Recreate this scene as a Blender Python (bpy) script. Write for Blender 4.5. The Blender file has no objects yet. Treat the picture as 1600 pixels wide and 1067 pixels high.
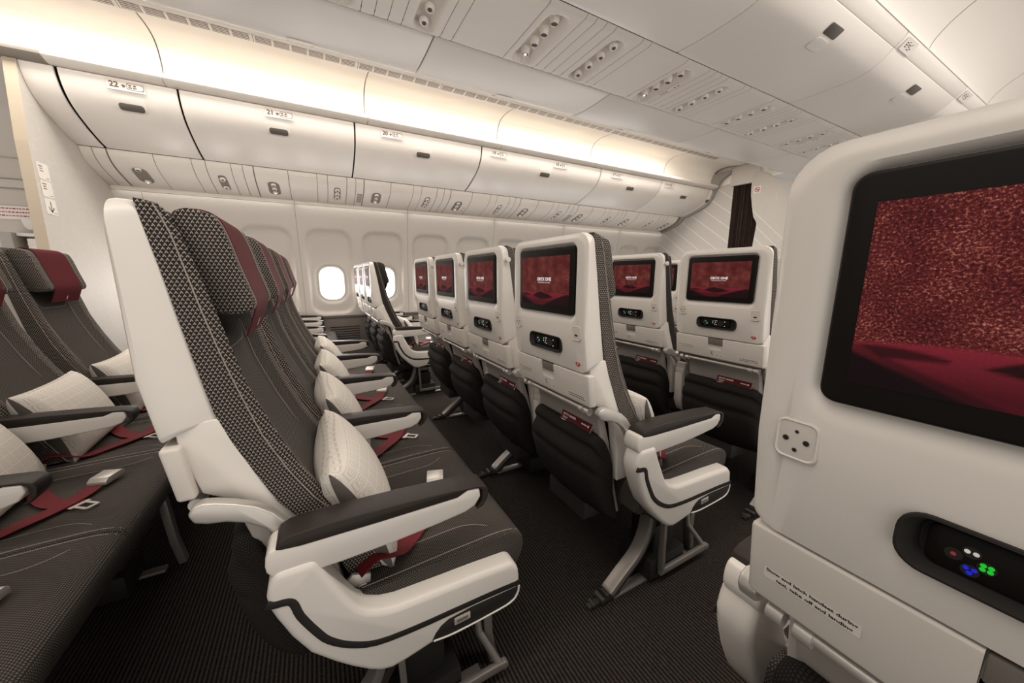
import bpy, bmesh, math, random
from mathutils import Vector, Matrix
random.seed(7)
scene = bpy.context.scene
COL = scene.collection
PI = math.pi
CZ = 1.09                                   # eye height of the photograph

# ------------------------------------------------------------------ materials
def srgb(r, g, b):
    f = lambda c: c/12.92 if c <= .04045 else ((c+.055)/1.055)**2.4
    return (f(r/255), f(g/255), f(b/255), 1)

class N:
    """tiny node-tree helper"""
    def __init__(s, name):
        s.m = bpy.data.materials.new(name); s.m.use_nodes = True
        s.t = s.m.node_tree; s.t.nodes.clear()
        s.out = s.t.nodes.new('ShaderNodeOutputMaterial')
        s.b = s.t.nodes.new('ShaderNodeBsdfPrincipled')
        s.t.links.new(s.b.outputs[0], s.out.inputs[0])
    def n(s, typ, **kw):
        nd = s.t.nodes.new(typ)
        for k, v in kw.items(): setattr(nd, k, v)
        return nd
    def l(s, a, b): s.t.links.new(a, b)
    def math(s, op, a, b=None, c=None):
        nd = s.n('ShaderNodeMath', operation=op)
        for i, v in enumerate((a, b, c)):
            if v is None: continue
            if isinstance(v, (int, float)): nd.inputs[i].default_value = v
            else: s.l(v, nd.inputs[i])
        return nd.outputs[0]
    def mix(s, fac, a, b):
        nd = s.n('ShaderNodeMix', data_type='RGBA')
        for i, v in ((0, fac), (6, a), (7, b)):
            if isinstance(v, (tuple, list, float, int)): nd.inputs[i].default_value = v
            else: s.l(v, nd.inputs[i])
        return nd.outputs[2]
    def uv(s, out='UV'):
        tc = s.n('ShaderNodeTexCoord'); sp = s.n('ShaderNodeSeparateXYZ')
        s.l(tc.outputs[out], sp.inputs[0]); return sp.outputs[0], sp.outputs[1], sp.outputs[2], tc.outputs[out]
    def base(s, c, rough=.5, metal=0, spec=.5):
        if isinstance(c, tuple): s.b.inputs['Base Color'].default_value = c
        else: s.l(c, s.b.inputs['Base Color'])
        s.b.inputs['Roughness'].default_value = rough
        s.b.inputs['Metallic'].default_value = metal
        s.b.inputs['Specular IOR Level'].default_value = spec
        return s.m

def plain(name, c, rough=.5, metal=0, spec=.5, var=.04, scale=9):
    k = N(name)
    _, _, _, o = k.uv('Object')
    nz = k.n('ShaderNodeTexNoise'); nz.inputs['Scale'].default_value = scale; nz.inputs['Detail'].default_value = 3
    k.l(o, nz.inputs['Vector'])
    d = tuple(x*(1-var) for x in c[:3])+(1,); e = tuple(min(1, x*(1+var)) for x in c[:3])+(1,)
    return k.base(k.mix(nz.outputs[0], d, e), rough, metal, spec)

def emit(name, c, strength):
    k = N(name); k.base((.02, .02, .02, 1), .4)
    k.b.inputs['Emission Color'].default_value = c; k.b.inputs['Emission Strength'].default_value = strength
    return k.m

def weave(name, pitch, dark, light, kind='tri', cover=.46):
    """woven cloth: small pale triangles (or ticks) in staggered rows on a dark ground"""
    k = N(name); u, v, _, _ = k.uv('UV')
    U = k.math('DIVIDE', u, pitch); V = k.math('DIVIDE', v, pitch*.86)
    row = k.math('FLOOR', V)
    U2 = k.math('ADD', U, k.math('MULTIPLY', k.math('MODULO', k.math('ABSOLUTE', row), 2), .5))
    fu = k.math('FRACT', U2); fv = k.math('FRACT', V)
    a = k.math('ABSOLUTE', k.math('SUBTRACT', fu, .5))
    if kind == 'tri':
        m = k.math('LESS_THAN', a, k.math('MULTIPLY', k.math('SUBTRACT', .92, fv), cover))
        m2 = k.math('GREATER_THAN', fv, .08)
        notch = k.math('GREATER_THAN', k.math('ADD', a, k.math('MULTIPLY', fv, .38)), .17)
        m = k.math('MULTIPLY', k.math('MULTIPLY', m, m2), notch)
    else:
        m = k.math('MULTIPLY', k.math('LESS_THAN', a, cover), k.math('LESS_THAN', k.math('ABSOLUTE', k.math('SUBTRACT', fv, .5)), .27))
    col = k.mix(m, dark, light)
    bp = k.n('ShaderNodeBump'); bp.inputs['Strength'].default_value = .25; bp.inputs['Distance'].default_value = .001
    k.l(m, bp.inputs['Height']); k.l(bp.outputs[0], k.b.inputs['Normal'])
    return k.base(col, .85, 0, .2)

W = dict()
W['shell'] = plain('warm_white_shell', (.67, .63, .58, 1), .36, 0, .4, .012)
W['tray'] = plain('warm_grey_tray', (.58, .54, .49, 1), .42, 0, .4, .012)
W['panel'] = plain('cabin_panel', (.86, .81, .75, 1), .5, 0, .3, .012, 4)
W['wall'] = plain('sidewall_panel', (.62, .585, .545, 1), .5, 0, .3, .012, 4)
W['bin'] = plain('bin_door_white', (.87, .82, .765, 1), .38, 0, .35, .012, 4)
W['cove'] = plain('cove_white', (.80, .75, .68, 1), .6, 0, .2, .01, 4)
W['cove_glow'] = plain('cove_white_glow', (.80, .75, .68, 1), .6, 0, .2, .01, 4)
_b = W['cove_glow'].node_tree.nodes['Principled BSDF']; _b.inputs['Emission Color'].default_value = (1, .88, .77, 1); _b.inputs['Emission Strength'].default_value = .05  # faint emission added to even out the strip light on the cove
W['backpanel'] = plain('grey_back_panel', (.36, .33, .30, 1), .5, 0, .4, .03)
W['silver'] = plain('satin_silver', (.55, .52, .48, 1), .38, .55, .5, .03)
W['steel'] = plain('leg_metal', (.30, .275, .25, 1), .42, .6, .5, .05)
W['darkmetal'] = plain('dark_metal', (.05, .045, .04, 1), .45, .4, .5, .08)
W['black'] = plain('gloss_black', (.008, .0065, .0055, 1), .45, 0, .15, .1)
W['matblack'] = plain('matt_black', (.016, .014, .012, 1), .6, 0, .3, .1)
W['pad'] = plain('armrest_leather', (.026, .020, .0175, 1), .5, 0, .25, .12, 60)
W['maroon'] = plain('maroon_leather', (.085, .012, .016, 1), .8, 0, .12, .1, 300)
W['belt'] = plain('red_webbing', (.125, .007, .011, 1), .7, 0, .3, .12, 150)
W['thread'] = plain('tan_thread', (.30, .26, .22, 1), .8, 0, .2, .1)
W['bolster'] = weave('chevron_cloth', .0066, (.017, .014, .012, 1), (.29, .255, .22, 1))
W['plainbolster'] = plain('dark_side_cloth', (.030, .025, .022, 1), .85, 0, .2, .15, 120)
W['fine'] = weave('fine_cloth', .0046, (.022, .019, .017, 1), (.125, .110, .095, 1), 'dot', .30)
W['cushion'] = weave('seat_cloth', .0050, (.024, .020, .018, 1), (.125, .109, .094, 1), 'dot', .30)
W['pocket'] = weave('pocket_mesh', .006, (.007, .006, .005, 1), (.028, .023, .020, 1), 'dot', .28)
W['greyplastic'] = plain('grey_plastic', (.16, .142, .125, 1), .45, 0, .4, .05)
W['midgrey'] = plain('mid_grey', (.42, .385, .345, 1), .45, 0, .4, .03)
W['ink'] = plain('black_ink', (.02, .018, .016, 1), .6, 0, .2)
W['inktan'] = plain('brown_ink', (.16, .11, .08, 1), .6, 0, .2)
W['inkred'] = plain('red_ink', (.42, .03, .02, 1), .6, 0, .2)
W['paper'] = plain('label_white', (.78, .74, .69, 1), .5, 0, .3, .01)
W['label'] = plain('label_tan', (.66, .61, .555, 1), .5, 0, .3, .02)
W['beige'] = plain('beige_edge', (.46, .39, .30, 1), .5, 0, .3, .04)
W['doorgrey'] = plain('door_grey', (.56, .51, .46, 1), .5, 0, .3, .02)
W['dado'] = plain('dado_grey', (.15, .128, .112, 1), .7, 0, .3, .06, 40)
W['gap'] = plain('seam_black', (.006, .005, .005, 1), .8, 0, .1)
W['seamgrey'] = plain('seam_grey', (.30, .27, .24, 1), .8, 0, .1)
W['binhandle'] = plain('bin_handle_grey', (.11, .098, .085, 1), .4, 0, .5, .05)
W['white_e'] = emit('white_lettering_lit', (1, .95, .9, 1), .75)
W['btn_w'] = emit('button_white', (1, .9, .8, 1), .5)
W['btn_r'] = emit('button_red', (1, .06, .10, 1), .22)
W['btn_g'] = emit('button_green', (.0, 1, .03, 1), .5)
W['btn_b'] = emit('button_blue', (.0, .01, 1, 1), .55)
W['lampglow'] = emit('reading_lamp_lit', (1, .93, .84, 1), 1.6)

def mk_carpet():
    k = N('ribbed_carpet'); x, y, z, o = k.uv('Object')
    nz = k.n('ShaderNodeTexNoise'); nz.inputs['Scale'].default_value = 170; nz.inputs['Detail'].default_value = 2; k.l(o, nz.inputs['Vector'])
    wob = k.math('MULTIPLY', k.math('SUBTRACT', nz.outputs[0], .5), .55)
    f = k.math('FRACT', k.math('ADD', k.math('DIVIDE', x, .0115), wob))
    rib = k.math('SMOOTH_MIN', k.math('MULTIPLY', k.math('ABSOLUTE', k.math('SUBTRACT', f, .5)), 2.4), 1.0, .2)
    tuft = k.n('ShaderNodeTexNoise'); tuft.inputs['Scale'].default_value = 420; k.l(o, tuft.inputs['Vector'])
    lite = k.mix(tuft.outputs[0], (.016, .013, .012, 1), (.095, .079, .068, 1))
    col = k.mix(rib, lite, (.009, .0075, .0068, 1))
    fl = k.n('ShaderNodeTexNoise'); fl.inputs['Scale'].default_value = 95; k.l(o, fl.inputs['Vector'])
    red = k.math('GREATER_THAN', fl.outputs[0], .70)
    col = k.mix(k.math('MULTIPLY', red, .5), col, (.10, .025, .012, 1))
    bp = k.n('ShaderNodeBump'); bp.inputs['Strength'].default_value = .5; bp.inputs['Distance'].default_value = .004
    k.l(k.math('SUBTRACT', 1.0, rib), bp.inputs['Height']); k.l(bp.outputs[0], k.b.inputs['Normal'])
    return k.base(col, .95, 0, .05)
W['carpet'] = mk_carpet()

def mk_screen():
    k = N('entertainment_screen')
    at = k.n('ShaderNodeVertexColor', layer_name='pic')
    u, v, _, uvv = k.uv('UV')
    nz = k.n('ShaderNodeTexNoise'); nz.inputs['Scale'].default_value = 78; nz.inputs['Detail'].default_value = 3; nz.inputs['Roughness'].default_value = .75
    k.l(uvv, nz.inputs['Vector'])
    big = k.n('ShaderNodeTexNoise'); big.inputs['Scale'].default_value = 4.2; big.inputs['Detail'].default_value = 2; k.l(uvv, big.inputs['Vector'])
    rp = k.n('ShaderNodeValToRGB'); rp.color_ramp.elements[0].position = .33; rp.color_ramp.elements[1].position = .78
    rp.color_ramp.elements[0].color = (.022, .002, .004, 1); rp.color_ramp.elements[1].color = (.95, .34, .22, 1)
    e = rp.color_ramp.elements.new(.55); e.color = (.155, .018, .018, 1)
    k.l(k.math('ADD', nz.outputs[0], k.math('MULTIPLY', k.math('SUBTRACT', big.outputs[0], .5), .26)), rp.inputs[0])
    grain = k.math('ADD', .75, k.math('MULTIPLY', nz.outputs[0], .5))
    gm = k.n('ShaderNodeMix', data_type='RGBA', blend_type='MULTIPLY'); gm.inputs[0].default_value = 1
    cb = k.n('ShaderNodeCombineColor')
    for i in range(3): k.l(grain, cb.inputs[i])
    k.l(at.outputs[0], gm.inputs[6]); k.l(cb.outputs[0], gm.inputs[7])
    col = k.mix(at.outputs[1], gm.outputs[2], rp.outputs[0])
    k.base((.008, .007, .007, 1), .7, 0, .06)
    k.l(col, k.b.inputs['Emission Color']); k.b.inputs['Emission Strength'].default_value = .62
    return k.m
W['screen'] = mk_screen()

def mk_pillow():
    k = N('embossed_pillow_cloth'); u, v, _, _ = k.uv('UV')
    p = .031
    fu = k.math('ABSOLUTE', k.math('SUBTRACT', k.math('FRACT', k.math('DIVIDE', u, p)), .5))
    fv = k.math('ABSOLUTE', k.math('SUBTRACT', k.math('FRACT', k.math('DIVIDE', v, p)), .5))
    d = k.math('MAXIMUM', fu, fv)
    r = k.math('FRACT', k.math('MULTIPLY', d, 6.0))
    ring = k.math('LESS_THAN', r, .36)
    col = k.mix(ring, (.66, .615, .56, 1), (.52, .48, .43, 1))
    bp = k.n('ShaderNodeBump'); bp.inputs['Strength'].default_value = .4; bp.inputs['Distance'].default_value = .0015; bp.invert = True
    k.l(ring, bp.inputs['Height']); k.l(bp.outputs[0], k.b.inputs['Normal'])
    return k.base(col, .9, 0, .15)
W['pillow'] = mk_pillow(); W['gusset'] = plain('grey_gusset', (.11, .097, .086, 1), .9, 0, .2, .05)

def mk_bulk(lines):
    k = N('bulkhead_wallpaper'); x, y, z, o = k.uv('Object')
    vo = k.n('ShaderNodeTexVoronoi', feature='DISTANCE_TO_EDGE'); vo.inputs['Scale'].default_value = 11; k.l(o, vo.inputs['Vector'])
    e = k.math('LESS_THAN', vo.outputs[0], .018)
    col = k.mix(k.math('MULTIPLY', e, .3), (.56, .53, .49, 1), (.66, .63, .585, 1))
    if lines:
        for sl, pt, off, wd in lines:
            w = k.math('ADD', k.math('SUBTRACT', z, k.math('MULTIPLY', y, sl)), off)
            f = k.math('FRACT', k.math('ADD', k.math('DIVIDE', w, pt), .03))
            msk = k.math('LESS_THAN', f, wd/pt)
            if sl > 2: msk = k.math('MULTIPLY', msk, k.math('MULTIPLY', k.math('GREATER_THAN', z, 1.98), k.math('LESS_THAN', y, 2.50)))
            if sl == 1.0: msk = k.math('MULTIPLY', msk, k.math('LESS_THAN', k.math('SUBTRACT', z, y), -.93))
            col = k.mix(msk, col, (.78, .75, .70, 1))
    return k.base(col, .6, 0, .2)
W['bulk'] = mk_bulk(False); W['bulkl'] = mk_bulk([(.74, .21, 0, .012)]); W['bulkc'] = mk_bulk([(1.0, .155, .022, .009), (2.6, .118, 0, .010)])

def mk_curtain():
    k = N('curtain_cloth'); x, y, z, o = k.uv('Object')
    nz = k.n('ShaderNodeTexNoise'); nz.inputs['Scale'].default_value = 26; k.l(o, nz.inputs['Vector'])
    return k.base(k.mix(nz.outputs[0], (.030, .021, .018, 1), (.075, .050, .042, 1)), .9, 0, .1)
W['curtain'] = mk_curtain()

def mk_pane():
    k = N('bright_window_pane'); x, y, z, o = k.uv('Object')
    k.base((.8, .8, .8, 1), .3)
    k.b.inputs['Emission Color'].default_value = (1, .97, .94, 1); k.b.inputs['Emission Strength'].default_value = 26
    return k.m
W['pane'] = mk_pane()

# ------------------------------------------------------------------ mesh helper
def lerp(a, b, t): return a+(b-a)*t
def interp(xs, ys, x):
    """piecewise linear, xs descending or ascending"""
    if xs[0] > xs[-1]: xs = xs[::-1]; ys = ys[::-1]
    if x <= xs[0]: return ys[0]
    for i in range(len(xs)-1):
        if x <= xs[i+1]: return lerp(ys[i], ys[i+1], (x-xs[i])/(xs[i+1]-xs[i]))
    return ys[-1]

def smooth_path(p, n=4):
    """Catmull-Rom through the points"""
    p = [Vector(q) for q in p]; out = []
    for i in range(len(p)-1):
        a = p[max(i-1, 0)]; b = p[i]; c = p[i+1]; d = p[min(i+2, len(p)-1)]
        for k in range(n):
            t = k/n
            out.append(.5*((2*b)+(c-a)*t+(2*a-5*b+4*c-d)*t*t+(3*b-a-3*c+d)*t**3))
    out.append(p[-1]); return out

def rrect(hw, z0, z1, rt, rb, n=6, cy=0, side=0):
    """rounded rectangle in (y, z), anticlockwise seen from +x; fixed vertex count"""
    pts = []
    for cx, cz, r, a0 in ((cy+hw-rt, z1-rt, rt, 0), (cy-hw+rt, z1-rt, rt, 90), (cy-hw+rb, z0+rb, rb, 180), (cy+hw-rb, z0+rb, rb, 270)):
        for i in range(n+1):
            a = math.radians(a0+90*i/n); pts.append((cx+r*math.cos(a), cz+r*math.sin(a)))
    if side:
        out = []
        for k in range(4):
            seg = pts[k*(n+1):(k+1)*(n+1)]; nx = pts[((k+1)*(n+1)) % len(pts)]; out += seg
            for q in range(1, side+1): t = q/(side+1); out.append((lerp(seg[-1][0], nx[0], t), lerp(seg[-1][1], nx[1], t)))
        pts = out
    return pts

TEXT = {}
def text_mesh(s, bold=False):
    key = s
    if key in TEXT: return TEXT[key]
    cu = bpy.data.curves.new('lettering', 'FONT'); cu.body = s; cu.size = 1; cu.align_x = 'CENTER'; cu.resolution_u = 2
    if bold: cu.offset = .03
    ob = bpy.data.objects.new('lettering', cu); COL.objects.link(ob)
    dg = bpy.context.evaluated_depsgraph_get(); me = ob.evaluated_get(dg).to_mesh()
    v = [(a.co.x, a.co.y) for a in me.vertices]; f = [tuple(p.vertices) for p in me.polygons]
    ob.evaluated_get(dg).to_mesh_clear(); bpy.data.objects.remove(ob); bpy.data.curves.remove(cu)
    TEXT[key] = (v, f); return v, f

class M:
    def __init__(s): s.v = []; s.f = []; s.mi = []; s.uv = []; s.has_uv = False
    def add(s, verts, faces, mat=0, uvs=None):
        o = len(s.v); s.v += [tuple(q) for q in verts]
        for i, f in enumerate(faces):
            s.f.append(tuple(o+k for k in f)); s.mi.append(mat); s.uv.append(uvs[i] if uvs else None)
        if uvs: s.has_uv = True
        return s
    def loft(s, loops, closed=True, cap=(True, True), mat=0, wrap=False, uvo=(0, 0)):
        n = len(loops[0]); L = len(loops); V = [q for l in loops for q in l]
        F = []; U = []
        us = [0]; vs = [0]
        mid = loops[L//2]
        for j in range(n): us.append(us[-1]+(Vector(mid[(j+1) % n])-Vector(mid[j])).length)
        for i in range(L-1): vs.append(vs[-1]+max((Vector(loops[i+1][j])-Vector(loops[i][j])).length for j in range(0, n, max(1, n//6))))
        m = n if closed else n-1
        R = L if wrap else L-1
        for i in range(R):
            for j in range(m):
                a, b = i*n+j, i*n+(j+1) % n; i2 = (i+1) % L
                F.append((a, b, i2*n+(j+1) % n, i2*n+j))
                v1 = vs[i+1] if i+1 < L else vs[i]+.01
                U.append([(us[j]+uvo[0], vs[i]+uvo[1]), (us[j+1]+uvo[0], vs[i]+uvo[1]), (us[j+1]+uvo[0], v1+uvo[1]), (us[j]+uvo[0], v1+uvo[1])])
        if closed and not wrap:
            sy = max(q[1] for q in loops[0])-min(q[1] for q in loops[0]); sx = max(q[0] for q in loops[0])-min(q[0] for q in loops[0])
            e = (lambda q: (q[1], q[2])) if sy > sx else (lambda q: (q[0], q[2]))
            if cap[0]: F.append(tuple(range(n))[::-1]); U.append([e(V[k]) for k in range(n)][::-1])
            if cap[1]: F.append(tuple((L-1)*n+k for k in range(n))); U.append([e(V[(L-1)*n+k]) for k in range(n)])
        return s.add(V, F, mat, U)
    def prism(s, poly, a, b, axis='y', mat=0):
        def P(p, t):
            return {'y': (p[0], t, p[1]), 'x': (t, p[0], p[1]), 'z': (p[0], p[1], t)}[axis]
        n = len(poly); V = [P(p, a) for p in poly]+[P(p, b) for p in poly]
        F = [tuple(range(n))[::-1], tuple(range(n, 2*n))]+[(i, (i+1) % n, n+(i+1) % n, n+i) for i in range(n)]
        return s.add(V, F, mat)
    def box(s, x0, x1, y0, y1, z0, z1, mat=0):
        return s.prism([(x0, y0), (x1, y0), (x1, y1), (x0, y1)], z0, z1, 'z', mat)
    def tube(s, path, r, n=8, mat=0, cap=True, flat=None):
        p = [Vector(q) for q in path]; loops = []
        up = None
        for i in range(len(p)):
            t = (p[min(i+1, len(p)-1)]-p[max(i-1, 0)]).normalized()
            if up is None:
                up = Vector((0, 0, 1)) if abs(t.z) < .9 else Vector((1, 0, 0))
            up = (up-t*up.dot(t)).normalized(); sd = t.cross(up)
            rr = r[i] if isinstance(r, (list, tuple)) else r
            if flat: loops.append([p[i]+sd*(flat[0]*cx)+up*(flat[1]*cy) for cx, cy in ((-1, -1), (1, -1), (1, 1), (-1, 1))])
            else: loops.append([p[i]+(sd*math.cos(2*PI*k/n)+up*math.sin(2*PI*k/n))*rr for k in range(n)])
        return s.loft(loops, True, (cap, cap), mat)
    def cyl(s, c, d, r0, r1, h, n=16, mat=0, cap=(True, True)):
        c = Vector(c); d = Vector(d).normalized(); a = d.orthogonal().normalized(); b = d.cross(a)
        l = [[c+(a*math.cos(2*PI*k/n)+b*math.sin(2*PI*k/n))*r+d*t for k in range(n)] for r, t in ((r0, 0), (r1, h))]
        return s.loft(l, True, cap, mat)
    def sphere(s, c, r, n=12, mat=0, sc=(1, 1, 1)):
        c = Vector(c); L = []
        for i in range(1, n//2):
            a = PI*i/(n//2)
            L.append([c+Vector((r*sc[0]*math.sin(a)*math.cos(2*PI*k/n), r*sc[1]*math.sin(a)*math.sin(2*PI*k/n), r*sc[2]*math.cos(a))) for k in range(n)])
        return s.loft(L, True, (True, True), mat)
    def ribbon(s, path, side, w, th=.002, mat=0):
        """flat strap along path; side = vector(s) of the width direction"""
        loops = []
        p = [Vector(q) for q in path]
        for i in range(len(p)):
            t = (p[min(i+1, len(p)-1)]-p[max(i-1, 0)]).normalized()
            sd = Vector(side[i] if isinstance(side, list) else side); sd = (sd-t*sd.dot(t)).normalized(); nm = t.cross(sd)
            loops.append([p[i]-sd*w/2-nm*th/2, p[i]+sd*w/2-nm*th/2, p[i]+sd*w/2+nm*th/2, p[i]-sd*w/2+nm*th/2])
        return s.loft(loops, True, (True, True), mat)
    def text(s, txt, o, ex, ey, size, mat=0, bold=False, fit=None):
        v, f = text_mesh(txt, bold); o = Vector(o); ex = Vector(ex).normalized(); ey = Vector(ey).normalized()
        kx = size
        if fit:
            wd = max(a for a, _ in v)-min(a for a, _ in v); kx = fit/wd
        return s.add([o+ex*(a*kx)+ey*(b*size) for a, b in v], f, mat)
    def quad(s, o, ex, ey, w, h, mat=0, th=None, r=0):
        """flat plate centred on o"""
        o = Vector(o); ex = Vector(ex).normalized(); ey = Vector(ey).normalized(); nm = ex.cross(ey)
        pts = rrect(w/2, -h/2, h/2, max(r, 1e-5), max(r, 1e-5), 3) if r else [(w/2, h/2), (-w/2, h/2), (-w/2, -h/2), (w/2, -h/2)]
        a = [o+ex*p+ey*q for p, q in pts]
        if th: return s.loft([a, [q+nm*th for q in a]], True, (True, True), mat)
        return s.add(a, [tuple(range(len(a)))], mat)
    def build(s, name, mats, parent=None, bevel=0, seg=2, angle=40, flatsh=False, boxuv=False, bev_angle=30, weld=False, keepn=False):
        me = bpy.data.meshes.new(name); me.from_pydata(s.v, [], s.f)
        if not isinstance(mats, (list, tuple)): mats = [mats]
        for m in mats: me.materials.append(m)
        me.polygons.foreach_set('material_index', s.mi)
        if s.has_uv:
            ul = me.uv_layers.new(name='UVMap')
            for p in me.polygons:
                q = s.uv[p.index]
                if q:
                    for k, li in enumerate(p.loop_indices): ul.data[li].uv = q[k]
        bm = bmesh.new(); bm.from_mesh(me)
        if weld: bmesh.ops.remove_doubles(bm, verts=bm.verts, dist=1e-5)
        if not keepn: bmesh.ops.recalc_face_normals(bm, faces=bm.faces)
        if bevel:
            ed = [e for e in bm.edges if len(e.link_faces) == 2 and e.calc_face_angle(0) > math.radians(bev_angle)]
            bmesh.ops.bevel(bm, geom=ed, offset=bevel, segments=seg, profile=.5, affect='EDGES', clamp_overlap=True)
        bm.to_mesh(me); bm.free()
        if boxuv:
            ul = me.uv_layers.get('UVMap') or me.uv_layers.new(name='UVMap')
            for p in me.polygons:
                nx, ny, nz = (abs(c) for c in p.normal)
                for li in p.loop_indices:
                    c = me.vertices[me.loops[li].vertex_index].co
                    ul.data[li].uv = (c.y, c.x) if nz >= max(nx, ny)*.8 else ((c.x, c.z) if ny > nx else (c.y, c.z))
        if not flatsh:
            me.shade_smooth(); me.set_sharp_from_angle(angle=math.radians(angle))
        ob = bpy.data.objects.new(name, me); COL.objects.link(ob)
        if parent: ob.parent = parent
        return ob

def empty(name, loc=(0, 0, 0)):
    o = bpy.data.objects.new(name, None); COL.objects.link(o); o.location = loc; o.empty_display_size = .05
    return o
def tag(o, label, cat, group=None):
    o['label'] = label; o['category'] = cat
    if group: o['group'] = group
    return o
def struct(o): o['kind'] = 'structure'; return o
def dup(o, parent=None):
    c = o.copy(); COL.objects.link(c)
    if parent: c.parent = parent
    for ch in [q for q in o.children]: dup(ch, c)
    return c
def carve(ob, cut):
    md = ob.modifiers.new('cut', 'BOOLEAN'); md.object = cut; md.operation = 'DIFFERENCE'; md.solver = 'EXACT'
    dg = bpy.context.evaluated_depsgraph_get(); dg.update()
    me = bpy.data.meshes.new_from_object(ob.evaluated_get(dg)); ob.modifiers.clear()
    old = ob.data; nm = old.name; ob.data = me; bpy.data.meshes.remove(old); me.name = nm
    me.shade_smooth(); me.set_sharp_from_angle(angle=math.radians(30))
    cm = cut.data; bpy.data.objects.remove(cut); bpy.data.meshes.remove(cm)

# ------------------------------------------------------------------ the seat (origin: floor under the seat, x forward, y to port)
PZ = [1.204, 1.16, 1.10, 1.03, .956, .90, .847, .80, .725, .66, .605, .54, .47]
PXB = [-.236, -.229, -.219, -.209, -.198, -.189, -.180, -.164, -.133, -.105, -.062, -.03, .0]
PXS = [-.217, -.201, -.190, -.177, -.161, -.147, -.132, -.118, -.086, -.050, -.008, .03, .06]
PXF = [-.210, -.194, -.179, -.163, -.147, -.135, -.117, -.100, -.068, -.034, .007, .04, .07]
def xback(z): return -.270 if z > .93 else lerp(-.2545, -.270, max(0, (z-.81)/.12))
def xbord(z): return interp(PZ, PXB, z)
PARTS = {}
def keep(name, ob, subs=()):
    PARTS[name] = ob
    for s in (subs if isinstance(subs, (tuple, list)) else (subs,)): s.parent = ob
    return ob

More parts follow.
